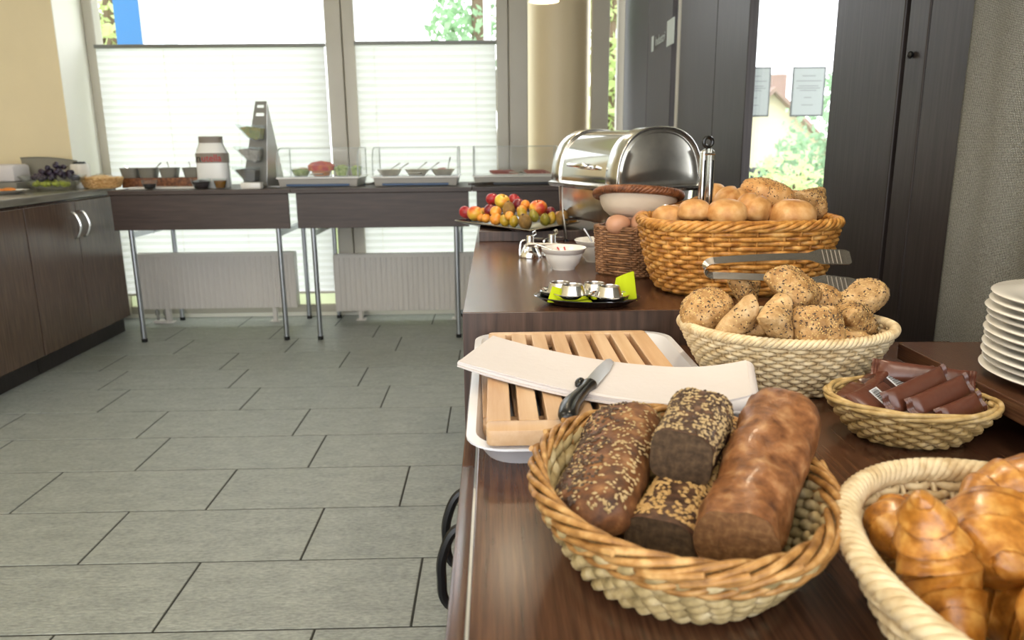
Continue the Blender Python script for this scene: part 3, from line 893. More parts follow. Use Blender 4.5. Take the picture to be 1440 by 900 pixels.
basket('bread_basket', 'round seagrass basket with a brown willow rim holding dark rye loaves', (0.142, 0.556, HT), 0.0, 0.111, 0.143, 0.076, 0.086, 0.070, 6, 40, 0.0066, 0.003, 'seagrass', 'willow_brown', rim=(5, 0.0058, 0.0029, 6), twist=True, pw=0.8, per=8)
basket('roll_basket', 'oval pale wicker basket heaped with seeded triangular rolls', (0.393, 0.995, HT), -0.16, 0.138, 0.098, 0.090, 0.062, 0.081, 14, 64, 0.0030, 0.0020, 'wicker_pale', 'wicker_pale', rim=(4, 0.0042, 0.0031, 30), pw=0.8, lift=0.004)
basket('snack_basket', 'small oval straw coloured basket full of brown wrapped biscuits', (0.462, 0.795, HT), -0.20, 0.087, 0.068, 0.048, 0.034, 0.047, 8, 36, 0.0030, 0.0018, 'wicker_straw', 'wicker_straw', rim=(3, 0.0026, 0.0030, 3), pw=0.7, flatw=1.0)
basket('croissant_basket', 'cream wicker basket with thick plaited rim filled with croissants', (0.353, 0.385, HT), 0.12, 0.125, 0.172, 0.090, 0.125, 0.070, 11, 56, 0.0034, 0.0022, 'wicker_pale', 'wicker_pale', rim=(5, 0.0058, 0.0040, 26), pw=0.8)
basket('wicker_hamper', 'large amber wicker basket full of plain and seeded rolls', (0.446, 1.395, HR), 0.0, 0.173, 0.120, 0.134, 0.092, 0.126, 15, 40, 0.0046, 0.0026, 'wicker_amber', 'wicker_amber', expo=2.9, rim=(5, 0.0062, 0.0042, 12), pw=0.55, per=7, amp=0.0042)

# ------------------------------------------------------------------ bread shapes
def polyr(u, sides, p):
    if sides == 0: return 1.0
    s = 0.0
    for k in range(sides):
        s += max(0.0, math.cos(u - 2 * PI * k / sides)) ** p
    return s ** (-1.0 / p)
def bun_fn(rx, ry, rz, sides, p, e, flat, seed, amp):
    base = polyr(PI / sides, sides, p) if sides else 1.0
    sv = Vector((seed * 3.1, seed * 1.7, seed * 0.9))
    def S(u, v):
        a = 2 * PI * u; ph = -PI / 2 + PI * v
        c = abs(math.cos(ph)) ** e; s = math.copysign(abs(math.sin(ph)) ** (e * 1.15), math.sin(ph))
        if s < 0: s *= flat
        R = polyr(a, sides, p) / (base if sides else 1.0) * (1.12 if sides else 1.0)
        P = Vector((rx * R * c * math.cos(a), ry * R * c * math.sin(a), rz * s))
        k = 1 + amp * noise.noise(P * 45 + sv) + amp * 0.5 * noise.noise(P * 110 + sv)
        return P * k
    return S
def scatter(S, n, size, vlo, vhi, rr, elong=2.0):
    m = M()
    for _ in range(n):
        u = rr.random(); v = rr.uniform(vlo, vhi)
        p = S(u, v); d1 = S(u + 0.004, v) - p; d2 = S(u, min(v + 0.004, 0.999)) - p
        nn = d1.cross(d2)
        if nn.length < 1e-12: continue
        nn.normalize()
        if nn.dot(p) < 0: nn = -nn
        t = d1.normalized(); b = nn.cross(t); ang = rr.uniform(0, PI)
        a = t * math.cos(ang) + b * math.sin(ang); b = nn.cross(a)
        s = size * rr.uniform(0.7, 1.25)
        L = s * elong * 0.5; W = s * 0.5; Hh = s * 0.32
        c = p + nn * Hh * 0.3
        m.addv([c + a * L, c + b * W, c - a * L, c - b * W, c + nn * Hh, c - nn * Hh], [(0, 1, 4), (1, 2, 4), (2, 3, 4), (3, 0, 4), (1, 0, 5), (2, 1, 5), (3, 2, 5), (0, 3, 5)])
    return m
ROLLN = [0]
def roll(name, label, loc, rot, rx, ry, rz, sides=0, p=7, e=0.75, flat=0.5, mat='roll_seeded', seeds=(70, 60), group=None, amp=0.07, split=False):
    ROLLN[0] += 1; sd = ROLLN[0]
    r = bpy.data.objects.new(name, None); r.empty_display_size = 0.02; r.location = loc; r.rotation_euler = rot; link(r)
    tag(r, label, 'bread roll', group)
    S = bun_fn(rx, ry, rz, sides, p, e, flat, sd, amp)
    if split:
        S0 = S
        def S(u, v, S0=S0):
            P = S0(u, v)
            if P.z > 0:
                d = abs(P.y - 0.15 * ry * math.sin(P.x * 60)) / (ry * 0.16)
                if d < 1: P = P * (1 - 0.13 * (1 - d) ** 0.7)
            return P
    build(M().grid(S, 40 if split else 32, 24 if split else 18, wrap=True), 'crust', mat, r, sharp=80)
    rr = random.Random(sd)
    if seeds[0]: build(scatter(S, int(seeds[0] * 1.9), 0.0019, 0.46, 0.97, rr, 2.0), 'dark_seeds', 'seed_dark', r, smooth=False, recalc=False, kind='stuff')
    if seeds[1]: build(scatter(S, int(seeds[1] * 2.2), 0.0017, 0.42, 0.97, rr, 1.5), 'sesame_seeds', 'seed_light', r, smooth=False, recalc=False, kind='stuff')
    return r
R = math.radians
G1 = 'seeded rolls in the oval wicker basket'
roll('bread_roll', 'round seeded roll at the left end of the oval wicker basket', (0.287, 1.005, 0.872), (R(15), R(-20), R(20)), 0.038, 0.034, 0.028, 0, seeds=(80, 110), group=G1)
roll('bread_roll', 'seeded wedge roll leaning behind, left of the topmost oval basket roll', (0.354, 1.055, 0.890), (R(60), R(35), R(20)), 0.030, 0.030, 0.020, 3, group=G1)
roll('bread_roll', 'triangular roll showing its floury underside, left front of the oval basket', (0.318, 0.955, 0.876), (R(125), R(-28), R(10)), 0.034, 0.034, 0.022, 3, mat='roll_floury', seeds=(30, 20), group=G1)
roll('bread_roll', 'roll lying low against the front left rim of the oval basket', (0.330, 0.962, 0.854), (R(-10), 0, R(10)), 0.034, 0.026, 0.016, 3, group=G1)
roll('bread_roll', 'roll standing upright on its edge at the front centre of the oval basket', (0.352, 0.930, 0.878), (R(78), R(12), R(38)), 0.030, 0.037, 0.023, 3, mat='roll_floury', seeds=(50, 40), group=G1)
roll('bread_roll', 'large seeded roll on top of the heap, under the flat tongs', (0.397, 0.995, 0.903), (R(38), R(6), R(50)), 0.044, 0.040, 0.026, 4, seeds=(120, 150), group=G1)
roll('bread_roll', 'square seeded roll facing forward, right front of the oval basket', (0.407, 0.925, 0.868), (R(62), R(-4), R(3)), 0.037, 0.032, 0.022, 4, p=10, seeds=(110, 110), group=G1)
roll('bread_roll', 'pointed seeded roll right of the square one in the oval basket', (0.468, 0.960, 0.868), (R(35), R(20), R(60)), 0.036, 0.032, 0.023, 3, seeds=(90, 110), group=G1)
roll('bread_roll', 'long greenish tan roll rising over the right rim of the oval basket', (0.500, 1.020, 0.880), (R(34), R(-20), R(6)), 0.047, 0.027, 0.024, 0, e=0.62, seeds=(90, 120), mat='roll_floury', group=G1)
roll('bread_roll', 'half hidden seeded roll behind the topmost oval basket roll', (0.452, 1.022, 0.880), (R(25), R(15), 0), 0.030, 0.028, 0.026, 0, group=G1)
roll('bread_roll', 'seeded roll lying low against the front right rim of the oval basket', (0.452, 0.945, 0.846), (0, R(6), R(-8)), 0.036, 0.028, 0.018, 4, group=G1)
roll('bread_roll', 'narrow end of a roll tucked against the far right rim', (0.497, 0.985, 0.850), (R(70), 0, R(60)), 0.026, 0.026, 0.016, 3, group=G1)
roll('bread_roll', 'roll buried at the bottom middle of the oval basket heap', (0.385, 1.010, 0.830), (0, 0, R(20)), 0.055, 0.045, 0.036, 0, seeds=(40, 40), group=G1)
G2 = 'rolls in the large amber wicker basket'
roll('bread_roll', 'seeded roll standing up at the far right of the amber basket', (0.592, 1.420, 0.988), (R(62), R(18), R(20)), 0.040, 0.034, 0.026, 3, seeds=(110, 90), group=G2)
roll('bread_roll', 'long poppy seeded roll lying across the back of the amber basket', (0.528, 1.475, 0.995), (R(18), R(16), R(-12)), 0.054, 0.034, 0.030, 0, e=0.8, seeds=(110, 60), mat='roll_plain', group=G2)
roll('bread_roll', 'smooth pale roll in the middle front of the amber basket', (0.412, 1.345, 0.970), (R(10), 0, 0), 0.036, 0.034, 0.028, 0, mat='roll_plain', seeds=(0, 0), group=G2, amp=0.03)
roll('bread_roll', 'pale roll with a split crust in the centre of the amber basket', (0.464, 1.365, 0.974), (R(15), R(8), R(40)), 0.036, 0.032, 0.032, 0, mat='roll_plain', seeds=(0, 0), group=G2, amp=0.03, split=True)
roll('bread_roll', 'golden split roll behind the other plain rolls of the amber basket', (0.452, 1.445, 0.980), (R(20), R(-10), R(70)), 0.040, 0.036, 0.034, 0, mat='roll_plain', seeds=(0, 0), group=G2, amp=0.03, split=True)
roll('bread_roll', 'smooth domed roll at the right front of the amber basket', (0.532, 1.350, 0.962), (R(6), 0, 0), 0.042, 0.036, 0.034, 0, mat='roll_plain', seeds=(0, 0), group=G2, amp=0.03)
roll('bread_roll', 'roll standing upright right behind the black ringed tongs', (0.436, 1.500, 0.984), (R(80), 0, R(60)), 0.034, 0.034, 0.024, 0, mat='roll_plain', seeds=(0, 0), group=G2, amp=0.03)
roll('bread_roll', 'small pale roll just left of the black ringed tongs', (0.358, 1.362, 0.972), (0, 0, 0), 0.030, 0.028, 0.026, 0, mat='roll_plain', seeds=(0, 0), group=G2, amp=0.03)
roll('bread_roll', 'low pale roll at the left end of the amber basket', (0.325, 1.405, 0.956), (0, 0, 0), 0.034, 0.030, 0.028, 0, mat='roll_plain', seeds=(0, 0), group=G2, amp=0.03)
roll('bread_roll', 'small tan roll peeking out between the two seeded rolls', (0.585, 1.500, 0.976), (0, 0, 0), 0.030, 0.030, 0.028, 0, mat='roll_plain', seeds=(0, 0), group=G2, amp=0.03)
for i, (x, y) in enumerate(((0.36, 1.44), (0.45, 1.42), (0.53, 1.43))):
    roll('bread_roll', 'roll buried in the lower layer of the amber basket, %s of the three' % ('leftmost', 'middle', 'rightmost')[i], (x, y, 0.918), (0, 0, i), 0.05, 0.045, 0.045, 0, mat='roll_plain', seeds=(0, 0), group='buried rolls in the amber basket', amp=0.03)

# ------------------------------------------------------------------ rye loaves
def loaf(label, a, b, w, h, mat, cmat, seeds, amp=0.05, roll_=0.0, rnd_end=0.25, expo=2.6, cut=True, flatb=0.75, sd=1, end2=0.0):
    A, B = Vector(a), Vector(b); L = (B - A).length
    d = (B - A).normalized()
    q = d.to_track_quat('Y', 'Z')
    r = bpy.data.objects.new('rye_loaf', None); r.empty_display_size = 0.02; r.location = A
    r.rotation_euler = (q @ Euler((0, roll_, 0)).to_quaternion()).to_euler(); link(r)
    tag(r, label, 'bread', 'dark loaves in the round basket')
    sv = Vector((sd * 2.3, sd, sd * 0.7))
    def S(u, v):
        ang = 2 * PI * u
        c, s = math.cos(ang), math.sin(ang)
        c = math.copysign(abs(c) ** (2 / expo), c); s = math.copysign(abs(s) ** (2 / expo), s)
        if s < 0: s *= flatb
        k = 1.0
        if v > 1 - rnd_end: k = max(0.02, 1 - ((v - (1 - rnd_end)) / rnd_end) ** 2.6) ** 0.5
        if v < end2: k = max(0.02, 1 - ((end2 - v) / end2) ** 2.6) ** 0.5
        k *= 1 - 0.05 * math.cos(3 * v)
        P = Vector((w * c * k, v * L, h * s * k))
        n1 = noise.noise(Vector((P.x, P.y, P.z)) * 30 + sv)
        n2 = noise.noise(Vector((P.x, P.y, P.z)) * 90 + sv)
        f = 1 + amp * n1 + amp * 0.5 * n2
        return Vector((P.x * f, P.y, P.z * f))
    m = M().grid(lambda u, v: S(u, v), 36, 26, wrap=True)
    if not cut or end2 > 0: pass
    build(m, 'crust', mat, r, sharp=80, recalc=True)
    if cut and end2 == 0:
        mm = M(); mm.loft([[S(j / 36, 0.0) * 1.0 + Vector((0, 0.0006, 0)) for j in range(36)], [Vector((0, 0.0006 - 0.001, 0)) + S(j / 36, 0.0) * 0.5 for j in range(36)], [Vector((0, -0.0004, 0)) + S(j / 36, 0.0) * 0.02 for j in range(36)]], True, False, True)
        build(mm, 'cut_face', cmat, r, sharp=80)
    else:
        build(M().loft([[S(j / 36, 0.0) for j in range(36)], [S(j / 36, 0.0) * 0.9 for j in range(36)]], True, False, True), 'heel', mat, r, sharp=80)
    rr = random.Random(sd)
    for (n, sz, sm, u0, u1, v0, v1, nm) in seeds:
        def T(u, v): return S(u0 + (u1 - u0) * (u % 1.0), v)
        mm = M()
        for _ in range(n):
            u = rr.random() * 0.99; v = rr.uniform(v0, v1)
            p = T(u, v); d1 = T(min(u + 0.003, 0.9999), v) - p; d2 = T(u, v + 0.004) - p
            nn = d1.cross(d2)
            if nn.length < 1e-12 or d1.length < 1e-9: continue
            nn.normalize()
            if nn.dot(Vector((p.x, 0, p.z))) < 0: nn = -nn
            t = d1.normalized(); bb = nn.cross(t); an = rr.uniform(0, PI)
            aa = t * math.cos(an) + bb * math.sin(an); bb = nn.cross(aa)
            s = sz * rr.uniform(0.7, 1.2); c = p + nn * s * 0.1
            mm.addv([c + aa * s * 0.75, c + bb * s * 0.5, c - aa * s * 0.75, c - bb * s * 0.5, c + nn * s * 0.35, c - nn * s * 0.35], [(0, 1, 4), (1, 2, 4), (2, 3, 4), (3, 0, 4), (1, 0, 5), (2, 1, 5), (3, 2, 5), (0, 3, 5)])
        build(mm, nm, sm, r, smooth=False, recalc=False, kind='stuff')
    return r
loaf('long bare brown rye loaf with a cut end, right side of the round basket', (0.160, 0.466, 0.829), (0.256, 0.630, 0.866), 0.031, 0.031, 'rye_loaf', 'tan_crumb', [], amp=0.16, sd=3, rnd_end=0.2)
loaf('flat dark seeded half loaf with bare stripe, left side of the round basket', (0.064, 0.505, 0.823), (0.128, 0.690, 0.838), 0.034, 0.024, 'rye_crust', 'rye_crumb', [(620, 0.0029, 'seed_pale', 0.05, 0.62, 0.02, 0.98, 'sesame_seeds'), (700, 0.0036, 'seed_dark', 0.24, 0.62, 0.02, 0.98, 'dark_crumbs')], amp=0.06, roll_=R(-12), sd=5, rnd_end=0.15, end2=0.12)
loaf('short dark loaf end with a square cut face, lying on top of the others', (0.141, 0.545, 0.857), (0.186, 0.637, 0.866), 0.026, 0.026, 'rye_dark', 'rye_crumb', [(800, 0.0028, 'seed_pale', 0.0, 0.5, 0.03, 0.97, 'sesame_seeds'), (420, 0.0034, 'seed_dark', 0.0, 0.5, 0.03, 0.97, 'dark_crumbs')], amp=0.06, sd=8, rnd_end=0.3, expo=3.4, roll_=R(4))
loaf('dark loaf with a crust of golden oats under the short loaf end', (0.116, 0.497, 0.812), (0.215, 0.668, 0.828), 0.028, 0.024, 'rye_dark', 'rye_crumb', [(1300, 0.0038, 'seed_gold', 0.0, 0.5, 0.03, 0.95, 'oat_flakes')], amp=0.06, sd=11, rnd_end=0.12, expo=3.2)
loaf('small dark oat crusted piece wedged against the bare brown loaf', (0.143, 0.486, 0.808), (0.190, 0.560, 0.816), 0.019, 0.022, 'rye_dark', 'rye_crumb', [(260, 0.0036, 'seed_gold', 0.05, 0.45, 0.03, 0.95, 'oat_flakes')], amp=0.06, sd=13, rnd_end=0.2)

# ------------------------------------------------------------------ croissants
def croissant(label, loc, rot, Rr, half, r0, sd):
    r = bpy.data.objects.new('croissant', None); r.empty_display_size = 0.02; r.location = loc; r.rotation_euler = rot; link(r)
    tag(r, label, 'croissant', 'croissants in the cream basket')
    sv = Vector((sd * 1.9, sd * 0.7, sd))
    def S(u, v):
        s = -1 + 2 * v; a = s * half
        k = max(0.0006, 1 - abs(s) ** 1.7) ** 0.75
        ang = 2 * PI * u
        lay = (abs(s) * 3.4 + 0.16 * math.sin(ang + 1.3 * s)) % 1.0
        k *= 1 + 0.15 * (1 - lay) ** 1.5 - 0.04
        rad = r0 * k * (1 + 0.06 * noise.noise(Vector((math.cos(ang), math.sin(ang), s * 4)) * 1.5 + sv))
        x, z = rad * math.cos(ang), rad * 0.86 * math.sin(ang)
        return Vector(((Rr + x) * math.cos(a) - Rr, (Rr + x) * math.sin(a), z))
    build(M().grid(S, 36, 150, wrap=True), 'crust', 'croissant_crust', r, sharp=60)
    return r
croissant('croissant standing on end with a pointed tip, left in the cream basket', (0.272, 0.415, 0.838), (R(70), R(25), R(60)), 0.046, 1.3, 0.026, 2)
croissant('large glossy croissant in the middle of the cream basket', (0.338, 0.452, 0.838), (R(15), R(-8), R(120)), 0.060, 1.15, 0.037, 5)
croissant('croissant lying along the back rim of the cream basket', (0.400, 0.515, 0.846), (R(-10), R(5), R(80)), 0.070, 1.0, 0.026, 7)
croissant('croissant at the right front of the cream basket', (0.312, 0.345, 0.852), (R(20), R(20), R(160)), 0.050, 1.2, 0.032, 9)
croissant('croissant tip peeking out behind the upright one in the cream basket', (0.285, 0.488, 0.830), (0, 0, R(150)), 0.040, 1.2, 0.021, 12)
croissant('croissant lying lowest in the middle of the cream basket', (0.345, 0.400, 0.806), (0, 0, R(20)), 0.060, 1.2, 0.036, 15)

# ------------------------------------------------------------------ wrapped biscuits
def packet(label, loc, rot, L, W, T, mat='choc_wrap', barcode=False):
    r = bpy.data.objects.new('wrapped_biscuit', None); r.empty_display_size = 0.01; r.location = loc; link(r)
    r.rotation_euler = (Matrix.Rotation(rot[2], 3, 'Z') @ Matrix.Rotation(rot[0], 3, 'X') @ Matrix.Rotation(rot[1], 3, 'Y')).to_euler()   # tilt, roll, yaw
    tag(r, label, 'packet', 'brown wrapped biscuits in the straw basket')
    def S(u, v):
        y = -1 + 2 * v
        a = 2 * PI * u
        k = max(0.0, 1 - abs(y) ** 5) ** 0.5
        c, s = math.cos(a), math.sin(a)
        c = math.copysign(abs(c) ** 0.8, c); s = math.copysign(abs(s) ** 0.8, s)
        t = T * (0.06 + 0.94 * k)
        return Vector((W * c * (1.0 + 0.05 * (1 - k)), y * L, t * s + 0.0005 * math.sin(40 * y + 3 * c)))
    build(M().grid(S, 24, 22, wrap=True), 'wrapper', mat, r, sharp=70)
    for sg in (-1, 1):
        m = M(); rows = []
        for i in range(6):
            yy = sg * (L * 0.995 + 0.0016 * i)
            rows.append([(W * 1.03 * (-1 + 2 * j / 12) * (1 + 0.01 * i), yy + sg * (0.001 if j % 2 else 0) * (i == 5), 0.0006 * (-1) ** i + 0.0012 * math.sin(j * 0.9)) for j in range(13)])
        m.sheet(rows, 0.0004)
        build(m, 'crimped_end', mat, r, sharp=30)
    if barcode:
        b = build(M().box(-W * 0.55, W * 0.55, -0.014, 0.004, T * 0.99, T * 1.0 + 0.0006), 'barcode_label', 'sticker_white', r, smooth=False)
        m = M(); x = -W * 0.48; rr = random.Random(4)
        while x < W * 0.45:
            w = rr.choice((0.0004, 0.0008, 0.0011)); m.box(x, x + w, -0.012, 0.001, T + 0.0006, T + 0.0009); x += w + rr.choice((0.0005, 0.0008))
        build(m, 'bars', 'ink_black', b, smooth=False)
    return r
packet('flat lying brown packet with a white barcode label, front left of the straw basket', (0.428, 0.800, 0.815), (R(2), R(34), R(-50)), 0.036, 0.020, 0.007, barcode=True)
packet('brown packet with a white barcode label, behind the front barcode packet', (0.466, 0.836, 0.822), (R(4), R(30), R(-60)), 0.036, 0.019, 0.006, 'choc_wrap_dark', barcode=True)
packet('brown packet leaning at the back left of the straw basket', (0.436, 0.838, 0.822), (R(10), R(-30), R(-46)), 0.030, 0.018, 0.006)
packet('topmost brown packet lying along the back of the straw basket', (0.492, 0.828, 0.833), (R(-3), R(65), R(-112)), 0.046, 0.012, 0.006)
packet('long brown packet in the middle of the straw basket', (0.467, 0.790, 0.828), (R(9), R(62), R(-63)), 0.047, 0.014, 0.0075)
packet('brown packet in front of the long middle one', (0.486, 0.778, 0.824), (R(9), R(62), R(-65)), 0.043, 0.013, 0.007)
packet('dark brown packet half hidden under the front right packets', (0.476, 0.764, 0.810), (R(4), R(25), R(-69)), 0.030, 0.013, 0.006, 'choc_wrap_dark')
packet('short brown packet at the front right rim of the straw basket', (0.500, 0.762, 0.815), (R(9), R(60), R(-67)), 0.028, 0.011, 0.006)
packet('brown packet whose crimped tip points to the plates', (0.494, 0.838, 0.824), (R(14), R(20), R(-74)), 0.024, 0.012, 0.005)
packet('brown packet end showing at the far left of the straw basket', (0.406, 0.815, 0.818), (R(12), R(-10), R(-50)), 0.018, 0.015, 0.005)

# ------------------------------------------------------------------ plates
def plate_mesh():
    pr = [(0.0, 0.002), (0.060, 0.002), (0.062, 0.0), (0.068, 0.0), (0.070, 0.003), (0.092, 0.0075), (0.1165, 0.0125), (0.118, 0.0140), (0.1165, 0.0152), (0.092, 0.0105), (0.072, 0.0062), (0.0, 0.0055)]
    o = build(M().lathe(pr, 72), 'dinner_plate', 'porcelain', sharp=60); me = o.data; bpy.data.objects.remove(o); return me
pm = plate_mesh()
PN = ['bottom', 'second lowest', 'third lowest', 'fourth lowest', 'fifth lowest', 'sixth lowest', 'fifth highest', 'fourth highest', 'third highest', 'second highest', 'topmost']
for i in range(11):
    o = share('dinner_plate', pm, None, (0.671 + 0.0022 * math.sin(i * 2.1), 0.788 + 0.002 * math.cos(i * 1.7), 0.830 + 0.0086 * i), (0, 0, i))
    tag(o, 'white dinner plate, %s in the stack on the shelf' % PN[i], 'plate', 'stack of white dinner plates')

# ------------------------------------------------------------------ tray, boards, napkin, knife
tr = thing('serving_tray', 'white plastic tray holding the slatted cutting board', 'tray', (0.122, 0.962, HT))
def ringz(w, d, r, z, n=6): return [(x, y, z) for x, y in rrect(-w, w, -d, d, r, n)]
m = M().loft([ringz(0.135, 0.218, 0.035, 0.0), ringz(0.147, 0.232, 0.04, 0.020), ringz(0.152, 0.238, 0.042, 0.0225), ringz(0.156, 0.242, 0.044, 0.0235), ringz(0.156, 0.242, 0.044, 0.026), ringz(0.146, 0.230, 0.038, 0.0265), ringz(0.133, 0.215, 0.033, 0.004)], True, True, True)
build(m, 'body', 'white_plastic', tr, bevel=0, sharp=50)
build(M().box(-0.045, -0.043, -0.2345, -0.231, 0.012, 0.020), 'mould_mark', 'white_plastic', tr, smooth=False)
def crumb_board(name, lab, loc, w, d, th, rz=0.0, slots=7):
    r = thing(name, lab, 'cutting board', loc, rz)
    fr = 0.030
    # frame: two long rails and two end rails, slats between
    build(M().loft([[(x, y, 0) for x, y in rrect(-w, w, -d, -d + fr, 0.008, 3)], [(x, y, th) for x, y in rrect(-w, w, -d, -d + fr, 0.008, 3)]]), 'end_rail', 'beech', r, bevel=0.0015)
    build(M().loft([[(x, y, 0) for x, y in rrect(-w, w, d - fr * 0.55, d, 0.008, 3)], [(x, y, th) for x, y in rrect(-w, w, d - fr * 0.55, d, 0.008, 3)]]), 'end_rail', 'beech', r, bevel=0.0015)
    n = slots; pitch = 2 * w / n; gap = 0.0085
    for i in range(n):
        x0 = -w + i * pitch + (gap / 2 if i else 0); x1 = -w + (i + 1) * pitch - (gap / 2 if i < n - 1 else 0)
        build(M().box(x0, x1, -d + fr, d - fr * 0.55, 0.0, th), 'slat', 'beech', r, bevel=0.0012, smooth=False)
    build(M().box(-w + 0.01, w - 0.01, -d + 0.01, -d + 0.028, -0.004, 0.0), 'foot_bar', 'beech', r, smooth=False)
    build(M().box(-w + 0.01, w - 0.01, d - 0.02, d - 0.006, -0.004, 0.0), 'foot_bar', 'beech', r, smooth=False)
    return r
crumb_board('cutting_board', 'lower beech cutting board peeking out under the slatted one', (0.095, 0.972, HT + 0.009), 0.116, 0.175, 0.014, R(1.5))
crumb_board('cutting_board', 'upper slatted beech cutting board carrying napkin and knife', (0.108, 0.926, HT + 0.029), 0.120, 0.205, 0.017, 0.0, 8)
BT = HT + 0.046
# folded cloth napkin
nk = thing('cloth_napkin', 'folded white cloth napkin lying across the cutting board', 'napkin', (0.12, 0.90, BT))
def lay(path, width_fn, zfn, th, n=40):
    rows = []
    for i in range(n + 1):
        t = i / n
        (ax, ay), (bx, by) = path(t)
        rows.append([(ax + (bx - ax) * j / 10, ay + (by - ay) * j / 10, zfn(t, j / 10)) for j in range(11)])
    return M().sheet(rows, th)
UP = [(-0.125, 0.165), (0.02, 0.028), (0.185, -0.018)]; LO = [(-0.168, 0.040), (0.000, -0.105), (0.150, -0.142)]
def q(P, t):
    a, b, c = P
    # passes through the three points
    l0 = 2 * (t - 0.5) * (t - 1); l1 = -4 * t * (t - 1); l2 = 2 * t * (t - 0.5)
    return (a[0] * l0 + b[0] * l1 + c[0] * l2, a[1] * l0 + b[1] * l1 + c[1] * l2)
for k, (dz, sh_) in enumerate(((0.0012, 0.0), (0.0034, 0.006), (0.0060, -0.002), (0.0088, 0.003))):
    def pth(t, sh_=sh_): 
        a = q(UP, t); b = q(LO, t); return (a[0] - 0.004 * sh_, a[1] + sh_), (b[0] - 0.5 * sh_, b[1] - sh_)
    def zf(t, j, dz=dz, k=k):
        e = max(0.0, (t - 0.72) / 0.28); w = 0.0015 * math.sin(9 * t + k) * math.sin(5 * j + 2 * k)
        drop = -0.020 * max(0, (0.06 - t) / 0.06) if k == 0 else 0
        bul = (0.011 if k == 3 else 0.005 if k == 2 else 0.0) * e * e
        return dz + 0.002 + w * 0.8 + bul + drop * 0
    build(lay(pth, None, zf, 0.0018), 'cloth_layer', 'cotton_white', nk, sharp=60)
# rolled edge along the front fold
m = M(); pts = [(q(LO, t)[0], q(LO, t)[1] + 0.002, 0.0065 + 0.006 * max(0, (t - 0.7) / 0.3) ** 2) for t in [i / 30 for i in range(31)]]
m.tube(pts, [0.0045 + 0.006 * max(0, (i / 30 - 0.7) / 0.3) ** 2 for i in range(31)], 10, ref=(0, 0, 1))
build(m, 'folded_edge', 'cotton_white', nk, sharp=80)
_a = Vector((0.185, -0.018, 0)); _b = Vector((0.150, -0.142, 0)); _d = Vector((0.962, -0.272, 0))
rows = []
for i in range(26):
    an = R(90) - R(180) * i / 25; rr_ = 0.0100
    c0 = Vector((-0.001, 0, 0.0118))
    rows.append([(_a + (_b - _a) * (j / 8) + _d * (c0.x + rr_ * math.cos(an)) + Vector((0, 0, c0.z + rr_ * math.sin(an) * (1.0 + 0.08 * j / 8)))) for j in range(9)])
build(M().sheet(rows, 0.0012), 'rolled_end', 'cotton_white', nk, sharp=80)
# knife
kn = thing('bread_knife', 'knife with a black handle lying on the napkin and board', 'knife', (0.105, 0.823, BT + 0.0125), math.atan2(0.10, 0.04) )
bl = [(0.0, -0.0085), (0.060, -0.0095), (0.098, -0.006), (0.112, 0.002), (0.108, 0.0065), (0.070, 0.0090), (0.0, 0.0090)]
build(M().prism(bl, 'z', 0.0, 0.0014), 'blade', 'steel', kn, smooth=False, rot=(0, 0, 0))
hp = [(0.006, 0.0, 0.001), (-0.012, 0.001, 0.001), (-0.035, 0.003, -0.001), (-0.062, 0.004, -0.003), (-0.086, 0.000, -0.005), (-0.097, -0.004, -0.006)]
sp = smoothpath(hp, 5)
rad = [0.0075, 0.0088, 0.0092, 0.0085, 0.0078, 0.0074, 0.0074, 0.0076, 0.008, 0.0084, 0.0088, 0.0092, 0.0098, 0.0103, 0.0107, 0.011, 0.0112, 0.0113, 0.0112, 0.011, 0.0107, 0.0103, 0.0095, 0.0085, 0.006, 0.003]
build(M().tube(sp, rad[:len(sp)], 12, ref=(0, 0, 1), flat=0.8), 'handle', 'black_plastic', kn, sharp=80)
build(M().ell((0.004, 0.012, 0.001), 0.010, 0.006, 0.006), 'guard', 'black_plastic', kn)

# ------------------------------------------------------------------ flat tongs on the oval basket
tg = thing('serving_tongs', 'flat steel pastry tongs resting on top of the seeded rolls', 'tongs', (0.297, 1.03, 0.928))
def strap(pts, w, th, wz=(0, 0, 1)):
    rows = []
    m = M()
    Pn = [Vector(p) for p in pts]
    rings = []
    for i, p in enumerate(Pn):
        t = (Pn[min(i + 1, len(Pn) - 1)] - Pn[max(i - 1, 0)]).normalized()
        wd = w[i] if isinstance(w, (list, tuple)) else w
        up = Vector(wz); up = (up - t * up.dot(t)).normalized(); nn = t.cross(up)
        rings.append([p + up * wd + nn * th, p + up * wd - nn * th, p - up * wd - nn * th, p - up * wd + nn * th])
    m.loft(rings)
    return m
def arm(z0, z1, y1, nm):
    pts = []; w = []
    for i in range(33):
        t = i / 32
        x = 0.004 + 0.198 * t
        y = y1 * t
        pts.append((x, y, z0 + (z1 - z0) * t + 0.003 * math.sin(PI * t)))
        w.append(0.0052 if t < 0.68 else 0.0052 + (t - 0.68) / 0.10 * 0.0068 if t < 0.78 else 0.0120 if t < 0.97 else 0.009)
    a = build(strap(pts, w, 0.0007, (0, 0.62, 0.8)), nm, 'tong_steel', tg, sharp=40)
    up = Vector((0, 0.62, 0.8)).normalized()
    for i in (26, 27, 28, 29, 30):
        p = Vector(pts[i]) + Vector((-0.003 + 0.0, 0, 0)) - Vector((0, 0.8, -0.62)) * 0.0008
        build(M().tube([p - up * 0.0105, p + up * 0.0105], 0.0009, 6), 'rib', 'steel_dark', a)
    return a
arm(0.0105, 0.010, 0.016, 'arm'); arm(-0.0105, -0.026, -0.012, 'arm')
build(strap([(0.004 - 0.0125 * math.cos(R(-90 + 10 * i)) * 1.0, 0, 0.0105 * math.sin(R(-90 + 10 * i))) for i in range(19)], 0.0052, 0.0007, (0, 0.62, 0.8)), 'spring_bend', 'tong_steel', tg, sharp=60)

